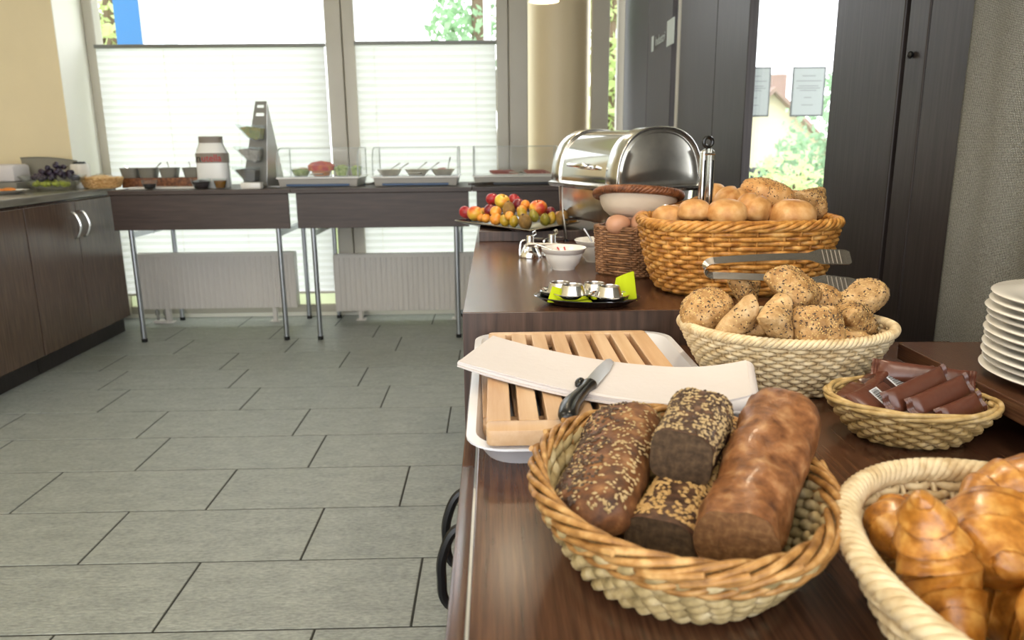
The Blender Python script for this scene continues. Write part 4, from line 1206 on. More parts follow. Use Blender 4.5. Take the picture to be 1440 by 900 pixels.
# ------------------------------------------------------------------ upright tongs with black ring
ut = thing('locking_tongs', 'steel tongs with a black ring standing upright in the amber basket', 'tongs', (0.389, 1.405, 0.930), R(10))
build(M().tube(arc((0, 0, 0.167), 0.0085, 0, 2 * PI * 23 / 24, 23, 'xz'), 0.0035, 8, closed=True, ref=(0, 1, 0)), 'pull_ring', 'black_plastic', ut)
for s in (-1, 1):
    a = build(M().prism([(s * 0.003, 0.0), (s * 0.0035 + s * 0.009, 0.0), (s * 0.012, 0.150), (s * 0.003, 0.156)], 'y', -0.0075, 0.0075), 'arm', 'steel', ut, bevel=0.0015)
    build(M().prism([(s * 0.006, 0.02), (s * 0.0095, 0.02), (s * 0.0095, 0.135), (s * 0.006, 0.135)], 'y', -0.0082, -0.0070), 'grip', 'black_plastic', a, bevel=0.0004, smooth=False)
build(M().tube([(-0.010, -0.009, 0.146), (0.010, -0.009, 0.146)], 0.002, 8), 'rivet', 'steel_bright', ut)
uc = thing('pastry_tongs', 'short bright steel tongs lying at the left rim of the amber basket', 'tongs', (0.322, 1.418, 0.976), R(8))
for s in (-1, 1):
    build(strap([(0, s * 0.004, 0), (0.02, s * 0.011, 0.004), (0.05, s * 0.014, 0.011), (0.065, s * 0.016, 0.010)], [0.007, 0.006, 0.006, 0.012], 0.0006), 'arm', 'steel_bright', uc, sharp=50)
build(strap([(0.0, 0.004, 0), (-0.006, 0.004, 0), (-0.0085, 0, 0), (-0.006, -0.004, 0), (0, -0.004, 0)], 0.0085, 0.0007), 'spring_bend', 'steel_bright', uc, sharp=60)

# ------------------------------------------------------------------ egg basket with lid, eggs
eb = basket('egg_basket', 'small square brown wicker basket with an open padded lid holding eggs', (0.284, 1.575, HR), R(-38), 0.066, 0.056, 0.060, 0.052, 0.098, 20, 36, 0.0024, 0.0016, 'wicker_brown', 'wicker_brown', expo=4.5, rim=(3, 0.0022, 0.0022, 14), pw=1.0)
lidc = Vector((0.015, 0.050, 0.148))
lr = (R(-64), 0, R(38) + R(2))
lo = bpy.data.objects.new('lid', None); lo.empty_display_size = 0.02; lo.location = Matrix.Rotation(R(38), 3, 'Z') @ Vector((0.014, 0.010, 0.152)); lo.rotation_euler = (R(-13), R(4), R(38)); link(lo, eb)
m = M(); P, Nn = ring_path(0.086, 0.070, 2.4, 200); rope(m, P, Nn, 0.010, 0.0048, 0.0042, 5, 16)
build(m, 'lid_rim', 'wicker_lid', lo, recalc=False, sharp=80)
build(M().lathe([(0.0, 0.004), (0.9, 0.004), (1.0, 0.003), (0.98, -0.004), (0.88, -0.022), (0.70, -0.034), (0.4, -0.040), (0.0, -0.041)], 48, 0.080, 0.064, expo=2.4), 'lining', 'linen', lo, sharp=60)
build(M().lathe([(0.0, 0.020), (0.5, 0.019), (0.96, 0.010), (0.98, 0.005), (0.0, 0.005)], 40, 0.080, 0.064, expo=2.4), 'lid_top', 'wicker_lid', lo, sharp=60)
build(M().ell((0, 0, 0.058), 0.050, 0.042, 0.036, 20, 10), 'cloth_filling', 'linen', eb)
def egg(label, loc, rot, s=1.0):
    prof = []
    for i in range(15):
        a = PI * i / 14
        z = -math.cos(a); r = math.sin(a) * (1 - 0.13 * z)
        prof.append((max(1e-5, r) * 0.0195 * s, z * 0.025 * s))
    o = build(M().lathe(prof, 24), 'egg', 'egg_shell', loc=loc, rot=rot, sharp=80)
    tag(o, label, 'egg', 'brown eggs in the lidded basket')
egg('brown egg lying at the left in the lidded wicker basket', (0.250, 1.540, 0.936), (R(80), 0, R(80)))
egg('brown egg standing at the right in the lidded wicker basket', (0.296, 1.535, 0.940), (R(20), R(10), 0))
egg('brown egg behind the two front eggs in the lidded basket', (0.274, 1.575, 0.935), (R(50), 0, R(20)))

# ------------------------------------------------------------------ bowls with spoons
def dip_bowl(label, loc, s, spoon, cat='bowl'):
    r = thing('dip_bowl', label, cat, loc, group='white dip bowls on the raised counter')
    pr = [(0.0, 0.004), (0.021, 0.004), (0.022, 0.0), (0.025, 0.0), (0.026, 0.004), (0.035, 0.014), (0.041, 0.030), (0.0425, 0.036), (0.0445, 0.0365), (0.0495, 0.046), (0.0505, 0.0475), (0.0495, 0.0485), (0.044, 0.042), (0.040, 0.033), (0.034, 0.018), (0.024, 0.009), (0.0, 0.008)]
    build(M().lathe([(a * s, b * s) for a, b in pr], 56), 'body', 'porcelain', r, sharp=50)
    build(M().lathe([(0.0, 0.022 * s), (0.0355 * s, 0.022 * s), (0.036 * s, 0.021 * s)], 40), 'dip', 'porcelain_warm', r)
    return r
b1 = dip_bowl('white porcelain dip bowl with red sauce streaks, in front', (0.149, 1.640, HR), 0.98, None)
for x0, y0, x1, y1 in ((-0.012, 0.030, -0.007, 0.024), (0.004, 0.032, 0.006, 0.027)):
    build(M().tube([(x0, y0, 0.044), (x1, y1 + 0.004, 0.036)], 0.0016, 6), 'sauce_streak', 'ink_red', b1)
b2 = dip_bowl('white porcelain dip bowl beside the egg basket, with wooden handled spoon', (0.236, 1.745, HR), 1.05, None)
def spoon(label, loc, rot, L, mat='steel', tip=None, grp=None, s=1.0):
    r = bpy.data.objects.new('spoon', None); r.empty_display_size = 0.01; r.location = loc; r.rotation_euler = rot; link(r)
    tag(r, label, 'spoon', grp)
    build(M().tube([(0, 0, 0), (L * 0.5, 0, 0.002), (L, 0, 0)], [0.0016 * s, 0.0018 * s, 0.0032 * s], 8, ref=(0, 1, 0)), 'handle', tip or mat, r)
    build(M().lathe([(0.0, 0.0), (0.6, 0.0012), (1.0, 0.004), (0.95, 0.0046), (0.6, 0.0022), (0.0, 0.001)], 20, 0.017 * s, 0.010 * s, c=(-0.014 * s, 0, -0.002)), 'scoop', mat, r)
    return r
spoon('dark steel spoon in the front dip bowl, handle over the left rim', (0.140, 1.640, 0.862), (0, R(-20), R(165)), 0.060, 'steel')
spoon('dark spoon standing in the dip bowl beside the egg basket', (0.228, 1.730, 0.862), (0, R(-58), R(150)), 0.050, 'steel', 'steel_dark', s=1.3)
spoon('long dark ladle handle stretching left from the rear dip bowl', (0.205, 1.720, 0.868), (0, R(-2), R(178)), 0.130, 'steel', 'steel_dark', s=1.4)

# ------------------------------------------------------------------ silver jam pots
def pot(label, loc, rz, s=1.0):
    r = thing('condiment_pot', label, 'pot', loc, rz, 'small steel condiment pots')
    pr = [(0.0, 0.0), (0.026, 0.0), (0.027, 0.003), (0.022, 0.016), (0.015, 0.028), (0.013, 0.031), (0.013, 0.033), (0.0, 0.033)]
    build(M().lathe([(a * s, b * s) for a, b in pr], 32), 'body', 'steel_bright', r, sharp=50)
    build(M().lathe([(0.0, 0.033 * s), (0.0095 * s, 0.033 * s), (0.0095 * s, 0.052 * s), (0.0, 0.052 * s)], 20), 'neck', 'steel', r, sharp=40)
    build(strap([(0.006 * s, 0, 0.052 * s), (0.006 * s, 0, 0.060 * s), (0.012 * s, 0, 0.064 * s), (0.015 * s, 0, 0.056 * s), (0.006 * s, 0, 0.050 * s)], 0.004 * s, 0.0006, (0, 1, 0)), 'hinge', 'steel_bright', r, sharp=50)
    build(M().tube([(0.008 * s, 0, 0.046 * s), (0.032 * s, 0, 0.044 * s)], 0.002 * s, 6), 'spout', 'steel_bright', r)
    build(M().tube(smoothpath([(-0.012 * s, 0, 0.042 * s), (-0.022 * s, 0, 0.038 * s), (-0.026 * s, 0, 0.018 * s), (-0.026 * s, 0, 0.006 * s)], 5), 0.0025 * s, 8, ref=(0, 1, 0)), 'handle', 'steel_bright', r)
pot('small steel condiment pot, left one next to the dip bowls', (0.084, 1.815, HR), R(10))
pot('small steel condiment pot, right one next to the dip bowls', (0.138, 1.835, HR), R(25))
spoon('shiny steel spoon leaning against the condiment pots', (0.100, 1.775, 0.858), (0, R(8), R(20)), 0.05, 'steel_bright', s=1.2)

# ------------------------------------------------------------------ dark dish, egg cups, lime napkins
dd = thing('oval_dish', 'dark glazed oval dish holding the egg cups', 'dish', (0.156, 1.272, HR), R(-14))
build(M().lathe([(0.0, 0.0), (0.62, 0.0), (0.80, 0.004), (0.97, 0.0125), (1.0, 0.0140), (0.97, 0.0150), (0.82, 0.0075), (0.64, 0.0035), (0.0, 0.0035)], 72, 0.092, 0.062), 'body', 'dark_enamel', dd, sharp=50)
def egg_cup(label, loc, rz):
    r = thing('egg_cup', label, 'egg cup', loc, rz, 'steel egg cups on the dark dish')
    build(M().lathe([(0.0, 0.0), (0.026, 0.0), (0.0325, 0.004), (0.0340, 0.0085), (0.0345, 0.0095), (0.0335, 0.0105), (0.0300, 0.0070), (0.0235, 0.0050), (0.0225, 0.0052)], 48, caps=False), 'saucer', 'steel_bright', r, sharp=40)
    build(M().lathe([(0.0245, 0.0050), (0.0242, 0.0062), (0.0182, 0.0222), (0.0178, 0.0234), (0.0168, 0.0236), (0.0166, 0.0222)], 48, caps=False), 'cup', 'steel', r, sharp=50)
    build(M().lathe([(0.0167, 0.0224), (0.0152, 0.0180), (0.0105, 0.0130), (0.0, 0.0110)], 48, caps=False), 'hollow', 'steel_dark', r, sharp=60)  # darker steel puts the shade inside the cup into the colour
egg_cup('steel egg cup at the back left of the dark dish', (0.112, 1.306, HR + 0.008), 0)
egg_cup('steel egg cup at the front left of the dark dish, wrapped by a napkin', (0.130, 1.262, HR + 0.0115), 0.4)
egg_cup('steel egg cup at the back right of the dark dish', (0.172, 1.296, HR + 0.008), 0.8)
egg_cup('steel egg cup at the front right of the dark dish', (0.190, 1.246, HR + 0.0115), 1.2)
def napk(label, loc, rz, fn, nu=16, nv=14):
    r = thing('paper_napkin', label, 'napkin', loc, rz, 'lime green paper napkins')
    rows = [[fn(j / nu, i / nv) for j in range(nu + 1)] for i in range(nv + 1)]
    build(M().sheet(rows, 0.0008), 'ply', 'paper_lime', r, sharp=60)
    rows = [[(lambda p: (p[0] + 0.0008, p[1] + 0.001, p[2] - 0.0014))(fn(j / nu, i / nv)) for j in range(nu + 1)] for i in range(nv + 1)]
    build(M().sheet(rows, 0.0006), 'ply', 'paper_lime', r, sharp=60)
# left: folded cone-like corner in front of the left cups
napk('lime green paper napkin folded round the left egg cups', (0.092, 1.236, HR + 0.008), 0.0,
     lambda u, v: (-0.006 + 0.074 * u + 0.010 * v * (1 - u), 0.006 + 0.024 * v - 0.018 * u + 0.010 * math.sin(PI * u) * v, 0.003 + 0.021 * (1 - u) ** 1.3 * v + 0.003 * math.sin(PI * u) * v))
# right: upright leaf
napk('lime green paper napkin standing up at the right of the dark dish', (0.224, 1.254, HR + 0.006), R(-16),
     lambda u, v: (-0.022 + 0.042 * u * (1 - 0.30 * v) + 0.004 * v - 0.006, 0.006 * math.sin(PI * u) + 0.022 * v, 0.004 + 0.045 * v * (0.72 + 0.28 * u)))

# ------------------------------------------------------------------ fruit platter and fruit
fp = thing('fruit_platter', 'square dark platter with a silver edge piled with fruit', 'platter', (0.050, 2.275, 0.8585))
def plat(z, s): return [Vector(p) for p in [(-0.170 * s, 0.022 * s, z), (0.042 * s, -0.266 * s, z), (0.197 * s, -0.062 * s, z), (-0.015 * s, 0.226 * s, z)]]
build(M().loft([plat(0.0, 0.74), plat(0.002, 0.80), plat(0.010, 0.98), plat(0.0125, 1.0), plat(0.0135, 0.99), plat(0.0045, 0.79), plat(0.003, 0.74)], True, True, True), 'body', 'dark_enamel', fp, bevel=0.003, sharp=40)
cor = plat(0.0135, 1.0)
m = M()
for i in range(4): m.tube([cor[i], cor[(i + 1) % 4]], 0.0016, 6)
build(m, 'edge', 'steel', fp)
FR = [
('A', -0.007, 2.300, 0.934, 0.019, 'red apple at the top left of the fruit pile'),
('Y2', 0.022, 2.240, 0.932, 0.022, 'yellow apple with a red cheek on top of the fruit pile'),
('A', 0.060, 2.340, 0.929, 0.018, 'red apple behind the yellow topped apple'),
('P', 0.071, 2.270, 0.920, 0.018, 'dark red plum beside the upper apricot'),
('O', 0.089, 2.220, 0.923, 0.014, 'upper orange apricot between plum and big nectarine'),
('N', 0.125, 2.195, 0.914, 0.026, 'large red and yellow nectarine at the right of the pile'),
('P', 0.164, 2.240, 0.900, 0.015, 'dark red plum right of the large nectarine'),
('A', -0.088, 2.357, 0.890, 0.022, 'red apple at the far left corner of the platter'),
('M', -0.059, 2.293, 0.892, 0.024, 'orange red apple second from the left corner'),
('O', -0.036, 2.360, 0.892, 0.012, 'small yellow apricot behind the orange red apple'),
('P', -0.015, 2.260, 0.905, 0.018, 'dark red plum under the top left apple'),
('O', 0.003, 2.190, 0.906, 0.017, 'apricot left of the upper kiwi'),
('K', 0.040, 2.170, 0.912, 0.021, 'upper brown kiwi in the middle of the pile'),
('O', 0.077, 2.170, 0.911, 0.015, 'apricot right of the upper kiwi'),
('O', -0.042, 2.280, 0.881, 0.013, 'small apricot touching the orange red apple'),
('O', -0.026, 2.244, 0.882, 0.014, 'apricot in the front row, second from the left'),
('O', 0.003, 2.175, 0.886, 0.018, 'large apricot in the front row below the kiwi'),
('O', 0.041, 2.130, 0.900, 0.013, 'small apricot in front of the upper kiwi'),
('Y', 0.076, 2.120, 0.906, 0.016, 'yellow pear end above the front kiwi'),
('G', 0.108, 2.100, 0.900, 0.016, 'greenish pear leaning on the large nectarine'),
('Y', 0.028, 2.141, 0.884, 0.016, 'pale yellow pear lying at the front left edge'),
('Y', 0.053, 2.120, 0.884, 0.016, 'yellow pear next to the front kiwi'),
('K', 0.082, 2.066, 0.889, 0.021, 'brown kiwi at the front corner of the platter'),
('G', 0.141, 2.139, 0.886, 0.018, 'spotted green yellow pear right of the front kiwi'),
('Y', 0.159, 2.160, 0.887, 0.017, 'yellow pear half behind the spotted one'),
('O', 0.192, 2.260, 0.886, 0.014, 'apricot behind the right hand kiwi'),
('K', 0.191, 2.150, 0.890, 0.021, 'brown kiwi at the right edge behind the steel leg'),
('O', 0.224, 2.200, 0.882, 0.014, 'apricot at the far right corner of the platter'),
('O', 0.215, 2.300, 0.882, 0.014, 'apricot at the far back right of the platter')]
FK = {'A': ('apple', 'apple_red'), 'Y2': ('apple', 'apple_yellow'), 'M': ('apple', 'apple_mixed'), 'N': ('nectarine', 'apple_mixed'), 'P': ('plum', 'plum_red'), 'O': ('apricot', 'apricot'), 'K': ('kiwi', 'kiwi'), 'Y': ('pear', 'pear_yellow'), 'G': ('pear', 'pear_green')}
for i, (t, x, y, z, r, lab) in enumerate(FR):
    nm, mat = FK[t]
    rr = random.Random(i)
    root = bpy.data.objects.new(nm, None); root.empty_display_size = 0.01; root.location = (x, y, z)
    root.rotation_euler = (rr.uniform(-0.5, 0.5), rr.uniform(-0.5, 0.5), rr.uniform(0, 6)); link(root)
    tag(root, lab, 'fruit', 'fruit on the dark platter')
    prof = []
    N_ = 14
    for k in range(N_ + 1):
        a = PI * k / N_
        zz = -math.cos(a); rad = math.sin(a)
        if nm in ('apple', 'nectarine'):
            rad *= 1.04 + 0.05 * zz; zz2 = zz * 0.92 - (0.30 * math.exp(-(rad / 0.30) ** 2) if zz > 0 else -0.16 * math.exp(-(rad / 0.25) ** 2))
        elif nm == 'kiwi': rad *= 0.86; zz2 = zz * 1.2
        elif nm == 'pear': rad *= (0.86 - 0.20 * max(0, zz)); zz2 = zz * 1.15 + 0.1
        else: zz2 = zz * 0.96
        prof.append((max(1e-5, rad) * r, zz2 * r))
    m = M().lathe(prof, 22)
    if nm in ('apricot', 'nectarine', 'plum'):
        vv = []
        for p in m.v:
            a = math.atan2(p[1], p[0]); k = 1 - 0.07 * math.exp(-(a / 0.22) ** 2); vv.append((p[0] * k, p[1] * k, p[2]))
        m.v = vv
    build(m, 'skin', mat, root, sharp=80)
    if nm in ('apple', 'pear', 'nectarine'):
        build(M().tube([(0, 0, r * 0.62), (0.002, 0, r * 0.95 if nm != 'pear' else r * 1.4)], 0.0012, 6), 'stem', 'stem_brown', root)
    elif nm == 'kiwi':
        build(M().ell((0, 0, r * 1.18), 0.004, 0.004, 0.002, 8, 5), 'stem', 'stem_brown', root)

# ------------------------------------------------------------------ roll top chafing dish
ch = thing('chafing_dish', 'polished steel roll top chafing dish on thin legs', 'chafing dish', (0.297, 1.862, HR), R(20.5))
CW, CL, CZ = 0.250, 0.380, 0.158
build(M().loft([[(x, y, CZ - 0.010) for x, y in rrect(-0.004, CW + 0.004, -0.004, CL + 0.004, 0.012, 4)], [(x, y, CZ - 0.004) for x, y in rrect(-0.010, CW + 0.010, -0.010, CL + 0.010, 0.014, 4)], [(x, y, CZ + 0.002) for x, y in rrect(-0.010, CW + 0.010, -0.010, CL + 0.010, 0.014, 4)], [(x, y, CZ + 0.008) for x, y in rrect(0.002, CW - 0.002, 0.002, CL - 0.002, 0.012, 4)]]), 'rim', 'steel', ch, sharp=30)
build(M().loft([[(x, y, 0.062) for x, y in rrect(0.022, CW - 0.022, 0.022, CL - 0.022, 0.03, 5)], [(x, y, 0.072) for x, y in rrect(0.012, CW - 0.012, 0.012, CL - 0.012, 0.03, 5)], [(x, y, CZ - 0.006) for x, y in rrect(0.008, CW - 0.008, 0.008, CL - 0.008, 0.03, 5)]]), 'water_pan', 'steel_brushed', ch, sharp=50)
def dprof(k, zoff=0.0, n=28, full=True, a0=0.0, a1=PI):
    out = []
    for i in range(n + 1):
        a = a0 + (a1 - a0) * i / n
        c, s = math.cos(a), math.sin(a)
        out.append((CW / 2 + CW / 2 * k * math.copysign(abs(c) ** 0.82, c), CZ + 0.006 + zoff + 0.142 * k * abs(s) ** 0.82))
    return out
def arcband(y0, y1, k, th, a0=0.0, a1=PI, n=28):
    o = dprof(k, n=n, a0=a0, a1=a1); i_ = dprof(k - th, n=n, a0=a0, a1=a1)
    return M().prism(o + i_[::-1], 'y', y0, y1)
for y0, y1 in ((0.0, 0.060), (CL - 0.050, CL)):
    build(arcband(y0, y1, 1.0, 0.05), 'end_band', 'steel', ch, bevel=0.002, sharp=50)
for yy, s in ((0.006, 1), (CL - 0.006, -1)):
    o = dprof(0.955)
    rings = [[(x, yy, z) for x, z in o], [(CW / 2 + (x - CW / 2) * 0.93, yy - s * 0.003, CZ + (z - CZ) * 0.95) for x, z in o]] + [[(CW / 2 + (x - CW / 2) * q_, yy - s * (0.001 + 0.014 * (1 - (q_ / 0.9) ** 2)), CZ + 0.05 + (z - CZ - 0.05) * q_) for x, z in o] for q_ in (0.89, 0.75, 0.6, 0.45, 0.3, 0.12)]
    build(M().loft(rings, True, False, True), 'end_cap', 'steel_brushed', ch, sharp=40)
build(arcband(0.058, CL - 0.048, 0.955, 0.02, R(60), PI, 40), 'roll_lid', 'steel_bright', ch, sharp=50)
build(arcband(0.058, CL - 0.048, 0.985, 0.02, 0, R(75), 24), 'rear_shell', 'steel', ch, sharp=50)
hz = CZ + 0.05
hx = 0.0
build(M().tube(smoothpath([(0.004, 0.14, hz), (-0.016, 0.145, hz + 0.002), (-0.020, 0.19, hz + 0.002), (-0.016, 0.235, hz + 0.002), (0.004, 0.24, hz)], 6), 0.006, 10, ref=(0, 0, 1)), 'lid_handle', 'steel_bright', ch)
for x, y, dx, dy in ((-0.003, 0.030, -0.004, -0.02), (-0.003, CL - 0.075, -0.006, -0.045), (CW + 0.003, 0.030, 0.006, -0.02), (CW + 0.003, CL - 0.04, 0.006, 0.02)):
    lg = build(strap([(x, y, CZ - 0.004), (x, y, CZ - 0.05), (x + dx * 0.2, y + dy * 0.2, 0.075), (x + dx, y + dy, 0.006)], [0.006, 0.0055, 0.005, 0.004], 0.002, (0, 1, 0)), 'leg', 'steel_dark', ch, sharp=50)
    build(M().lathe([(0.0, 0.0), (0.008, 0.0), (0.008, 0.006), (0.0, 0.008)], 14, c=(x + dx, y + dy, 0.0)), 'foot', 'black_plastic', lg)
build(M().box(0.0, CW, 0.10, 0.112, 0.056, 0.060).box(0.0, CW, 0.28, 0.292, 0.056, 0.060), 'burner_rack', 'steel_dark', ch, smooth=False)
build(M().lathe([(0.0, 0.010), (0.038, 0.010), (0.040, 0.014), (0.040, 0.050), (0.0, 0.052)], 24, c=(CW * 0.5, 0.12, 0)), 'burner', 'black_metal', ch)
build(M().tube([(CW - 0.004, 0.012, CZ + 0.004), (CW + 0.030, 0.010, CZ + 0.004)], 0.003, 8), 'hinge_pin', 'steel_dark', ch)

# ------------------------------------------------------------------ pendant lamps
def pendant(label, x, y, zb, energy):
    r = thing('pendant_lamp', label, 'lamp', (x, y, zb), group='small warm pendant lamps over the counter')
    build(M().lathe([(0.0, 0.085), (0.040, 0.085), (0.0455, 0.002), (0.047, 0.0), (0.049, 0.01), (0.046, 0.09), (0.030, 0.115), (0.012, 0.125), (0.012, 0.15), (0.0, 0.15)], 32), 'lamp_shade', 'lamp_shade', r, sharp=50)
    build(M().lathe([(0.0, 0.0), (0.0445, 0.0), (0.0445, 0.004), (0.0, 0.004)], 32, c=(0, 0, 0.002)), 'diffuser', 'lamp_glow', r)
    build(M().tube([(0, 0, 0.148), (0, 0, 2.70 - zb)], 0.003, 6), 'cord', 'black_plastic', r)
    build(M().lathe([(0.0, -0.02), (0.04, -0.02), (0.045, 0.0)], 20, c=(0, 0, 2.70 - zb)), 'ceiling_rose', 'white_plastic', r)
    ld = bpy.data.lights.new('bulb', 'SPOT'); ld.energy = energy; ld.color = (1.0, 0.80, 0.56); ld.shadow_soft_size = 0.04
    ld.spot_size = R(130); ld.spot_blend = 0.7
    lo_ = bpy.data.objects.new('bulb', ld); lo_.location = (0, 0, -0.004); link(lo_, r)
pendant('small warm pendant lamp hanging before the round column', 0.161, 2.50, 1.521, 6)
pendant('unseen warm pendant lamp added over the raised counter edge', 0.03, 1.90, 1.62, 7)  # added out of view for a warm glow on the counter top
pendant('unseen warm pendant lamp added over the bread baskets', 0.30, 0.98, 1.66, 8)  # unseen, added to bring warm light onto the baskets

# ------------------------------------------------------------------ unseen ceiling panels added as fill light
glow('fill_glow', 'fff1dc', 5.0)
for x, y, lab in ((-1.3, 0.9, 'unseen fill panel added over the middle of the floor'), (-2.7, 1.6, 'unseen fill panel added over the left cabinets'), (0.1, -0.6, 'unseen fill panel added over the near end of the bread counter'), (-1.6, -1.2, 'unseen fill panel added behind the viewer')):
    r = thing('fill_panel', lab, 'lamp', (x, y, 2.66), group='unseen fill panels added under the ceiling')
    build(M().box(-0.32, 0.32, -0.32, 0.32, 0.0, 0.04), 'housing', 'white_plastic', r, bevel=0.006, smooth=False)
    build(M().box(-0.29, 0.29, -0.29, 0.29, -0.004, 0.0), 'diffuser', 'fill_glow', r, smooth=False)

# ================================================================== BACK TABLE: SPREADS
ZT = 0.862
zl = 0.868
def dome_case(label, x0, x1, y0, fill, ice):
    r = thing('domed_display_case', label, 'display case', ((x0 + x1) / 2, y0, ZT), group='clear domed display cases')
    w = (x1 - x0) / 2; d = 0.30
    build(M().prism([(-w + 0.010, 0.0), (w - 0.010, 0.0), (w, 0.046), (-w, 0.046)], 'y', 0.0, d), 'cooling_base', 'case_grey', r, bevel=0.003, smooth=False)
    build(M().box(-w * 0.78, w * 0.78, -0.016, 0.02, 0.004, 0.017), 'ice_pack', ice, r, bevel=0.002, smooth=False)
    build(M().box(-w - 0.008, w + 0.008, -0.008, d + 0.006, 0.046, 0.054), 'tray', 'porcelain', r, bevel=0.002, smooth=False)
    # roll-top cover: quarter round at the front, axis along x
    prof = [(0.0, 0.054), (0.0, 0.10)] + [(0.10 - 0.10 * math.cos(a), 0.115 + 0.10 * math.sin(a)) for a in [PI / 2 * i / 8 for i in range(9)]] + [(d, 0.215), (d, 0.054)]
    inner = [(p[0] + 0.002, p[1] - 0.001) for p in prof]
    sh_ = M(); sh_.loft([[(-w, a, b) for a, b in prof], [(w, a, b) for a, b in prof]], False, False, False)
    build(sh_, 'cover', 'acrylic', r, sharp=50, recalc=False)
    for s in (-1, 1):
        build(M().loft([[(s * w, a, b) for a, b in prof], [(s * w, 0.15, 0.10) for a, b in prof]], False, False, False), 'cover_end', 'acrylic', r, smooth=False, recalc=False)
        build(M().tube([(s * w, a, b) for a, b in prof], 0.0030, 6, ref=(1, 0, 0)), 'cover_edge', 'acrylic_edge', r)
    build(M().tube([(-w, 0.10, 0.215), (w, 0.10, 0.215)], 0.002, 6).tube([(-w, 0.0, 0.056), (w, 0.0, 0.056)], 0.002, 6), 'cover_seam', 'acrylic_edge', r)
    build(M().tube(smoothpath([(-0.03, -0.004, 0.07), (-0.03, -0.020, 0.072), (0.03, -0.020, 0.072), (0.03, -0.004, 0.07)], 4), 0.004, 8, ref=(0, 0, 1)), 'lid_handle', 'steel_bright', r)
    return r
dome_case('clear domed case with salad and fruit bowls, left of the three', -1.235, -0.778, 4.42, 0, 'ice_blue')
dome_case('clear domed case with sliced sausage bowls, middle of the three', -0.690, -0.208, 4.40, 0, 'ice_blue')
dome_case('clear domed case with cold cuts, right one behind the fruit platter', -0.118, 0.362, 4.38, 0, 'ice_black')
def glass_bowl(label, loc, r_, h, mat_fill, fh, sq=2.0, dome=0.01, bowl_mat='bowl_glass', cat='bowl', grp=None, chunks=0, cm=None):
    r = thing('food_bowl', label, cat, loc, group=grp)
    build(M().lathe([(0.0, 0.0), (r_ * 0.62, 0.0), (r_ * 0.75, h * 0.3), (r_, h), (r_ * 0.97, h), (r_ * 0.72, h * 0.32), (r_ * 0.6, 0.003), (0.0, 0.003)], 28, expo=sq), 'bowl', bowl_mat, r, sharp=50)
    k = 0.60 + 0.36 * (fh / h)
    build(M().lathe([(0.0, 0.004), (r_ * 0.58, 0.004), (r_ * k, fh), (r_ * k * 0.6, fh + dome * 0.7), (0.0, fh + dome)], 24, expo=sq), 'filling', mat_fill, r, sharp=60)
    rr = random.Random(chunks)
    if chunks:
        m = M()
        for _ in range(chunks):
            a = rr.uniform(0, 2 * PI); q_ = rr.uniform(0, 0.8) * r_ * k; s = rr.uniform(0.009, 0.015)
            m.ell((q_ * math.cos(a), q_ * math.sin(a), fh + dome * (1 - q_ / r_)), s, s * rr.uniform(0.5, 1), s * 0.6, 7, 5)
        build(m, 'pieces', cm or mat_fill, r, kind='stuff')
    return r
SB = ZT + 0.054
glass_bowl('glass bowl of pale salad in the left domed case', (-1.130, 4.55, SB), 0.062, 0.045, 'salad', 0.036, grp='bowls in the domed cases', chunks=14, cm='cheese_spread')
fb = glass_bowl('glass bowl heaped with red and orange fruit in the left domed case', (-1.005, 4.52, SB), 0.072, 0.060, 'orange_food', 0.030, dome=0.02, grp='bowls in the domed cases', chunks=10, cm='salad')
build(M().lathe([(0.072, 0.034), (0.078, 0.062), (0.055, 0.080), (0.0, 0.090)], 24), 'red_fruit', 'fruit_mix', fb)
glass_bowl('square glass of green salad in the left domed case', (-0.890, 4.53, SB), 0.045, 0.058, 'salad', 0.050, sq=5, grp='bowls in the domed cases', chunks=8, cm='salad')
glass_bowl('narrow glass of green herbs at the right end of the left case', (-0.805, 4.53, SB), 0.034, 0.056, 'salad', 0.048, sq=4, grp='bowls in the domed cases', chunks=6, cm='salad')
for i, (x, lab, mm) in enumerate(((-0.610, 'shallow steel dish of cheese at the left end of the middle case', 'cheese_spread'), (-0.450, 'shallow steel dish in the centre of the middle case', 'steel_brushed'), (-0.300, 'shallow dish of sliced sausage in the middle case', 'cold_cuts'))):
    glass_bowl(lab, (x, 4.53, SB), 0.072, 0.036, mm, 0.026, bowl_mat='steel_brushed', sq=3, grp='bowls in the domed cases', chunks=10 if i == 2 else 0, cm='cold_cuts')
def meat(label, x0, x1, y):
    r = thing('cold_cut_platter', label, 'platter', ((x0 + x1) / 2, y, SB), group='platters of cold cuts')
    w = (x1 - x0) / 2
    build(M().box(-w, w, -0.07, 0.07, 0.0, 0.006), 'plate', 'porcelain', r, bevel=0.002, smooth=False)
    rr = random.Random(3)
    for k in range(9):
        m = M().lathe([(0.0, 0.0), (0.03, 0.0), (0.031, 0.003), (0.0, 0.004)], 16)
        build(m, 'slice', 'cold_cuts', r, loc=(-w + 0.03 + (2 * w - 0.06) * k / 8, rr.uniform(-0.02, 0.02), 0.012), rot=(R(15), R(20), 0))
meat('platter of red sliced cold cuts at the left of the right case', -0.03, 0.14, 4.50)
meat('platter of red sliced cold cuts at the right of the right case', 0.17, 0.33, 4.50)
SPN = [(-0.590, 4.50, 0.985, 25, 'spoon handle sticking up leftmost in the middle case'), (-0.540, 4.50, 0.985, 25, 'spoon handle second from the left in the middle case'), (-0.430, 4.50, 0.980, 30, 'spoon handle in the centre of the middle case'), (-0.360, 4.50, 0.980, 28, 'spoon handle over the sausage dish in the middle case'), (-0.250, 4.50, 0.975, 70, 'spoon handle rightmost in the middle case')]
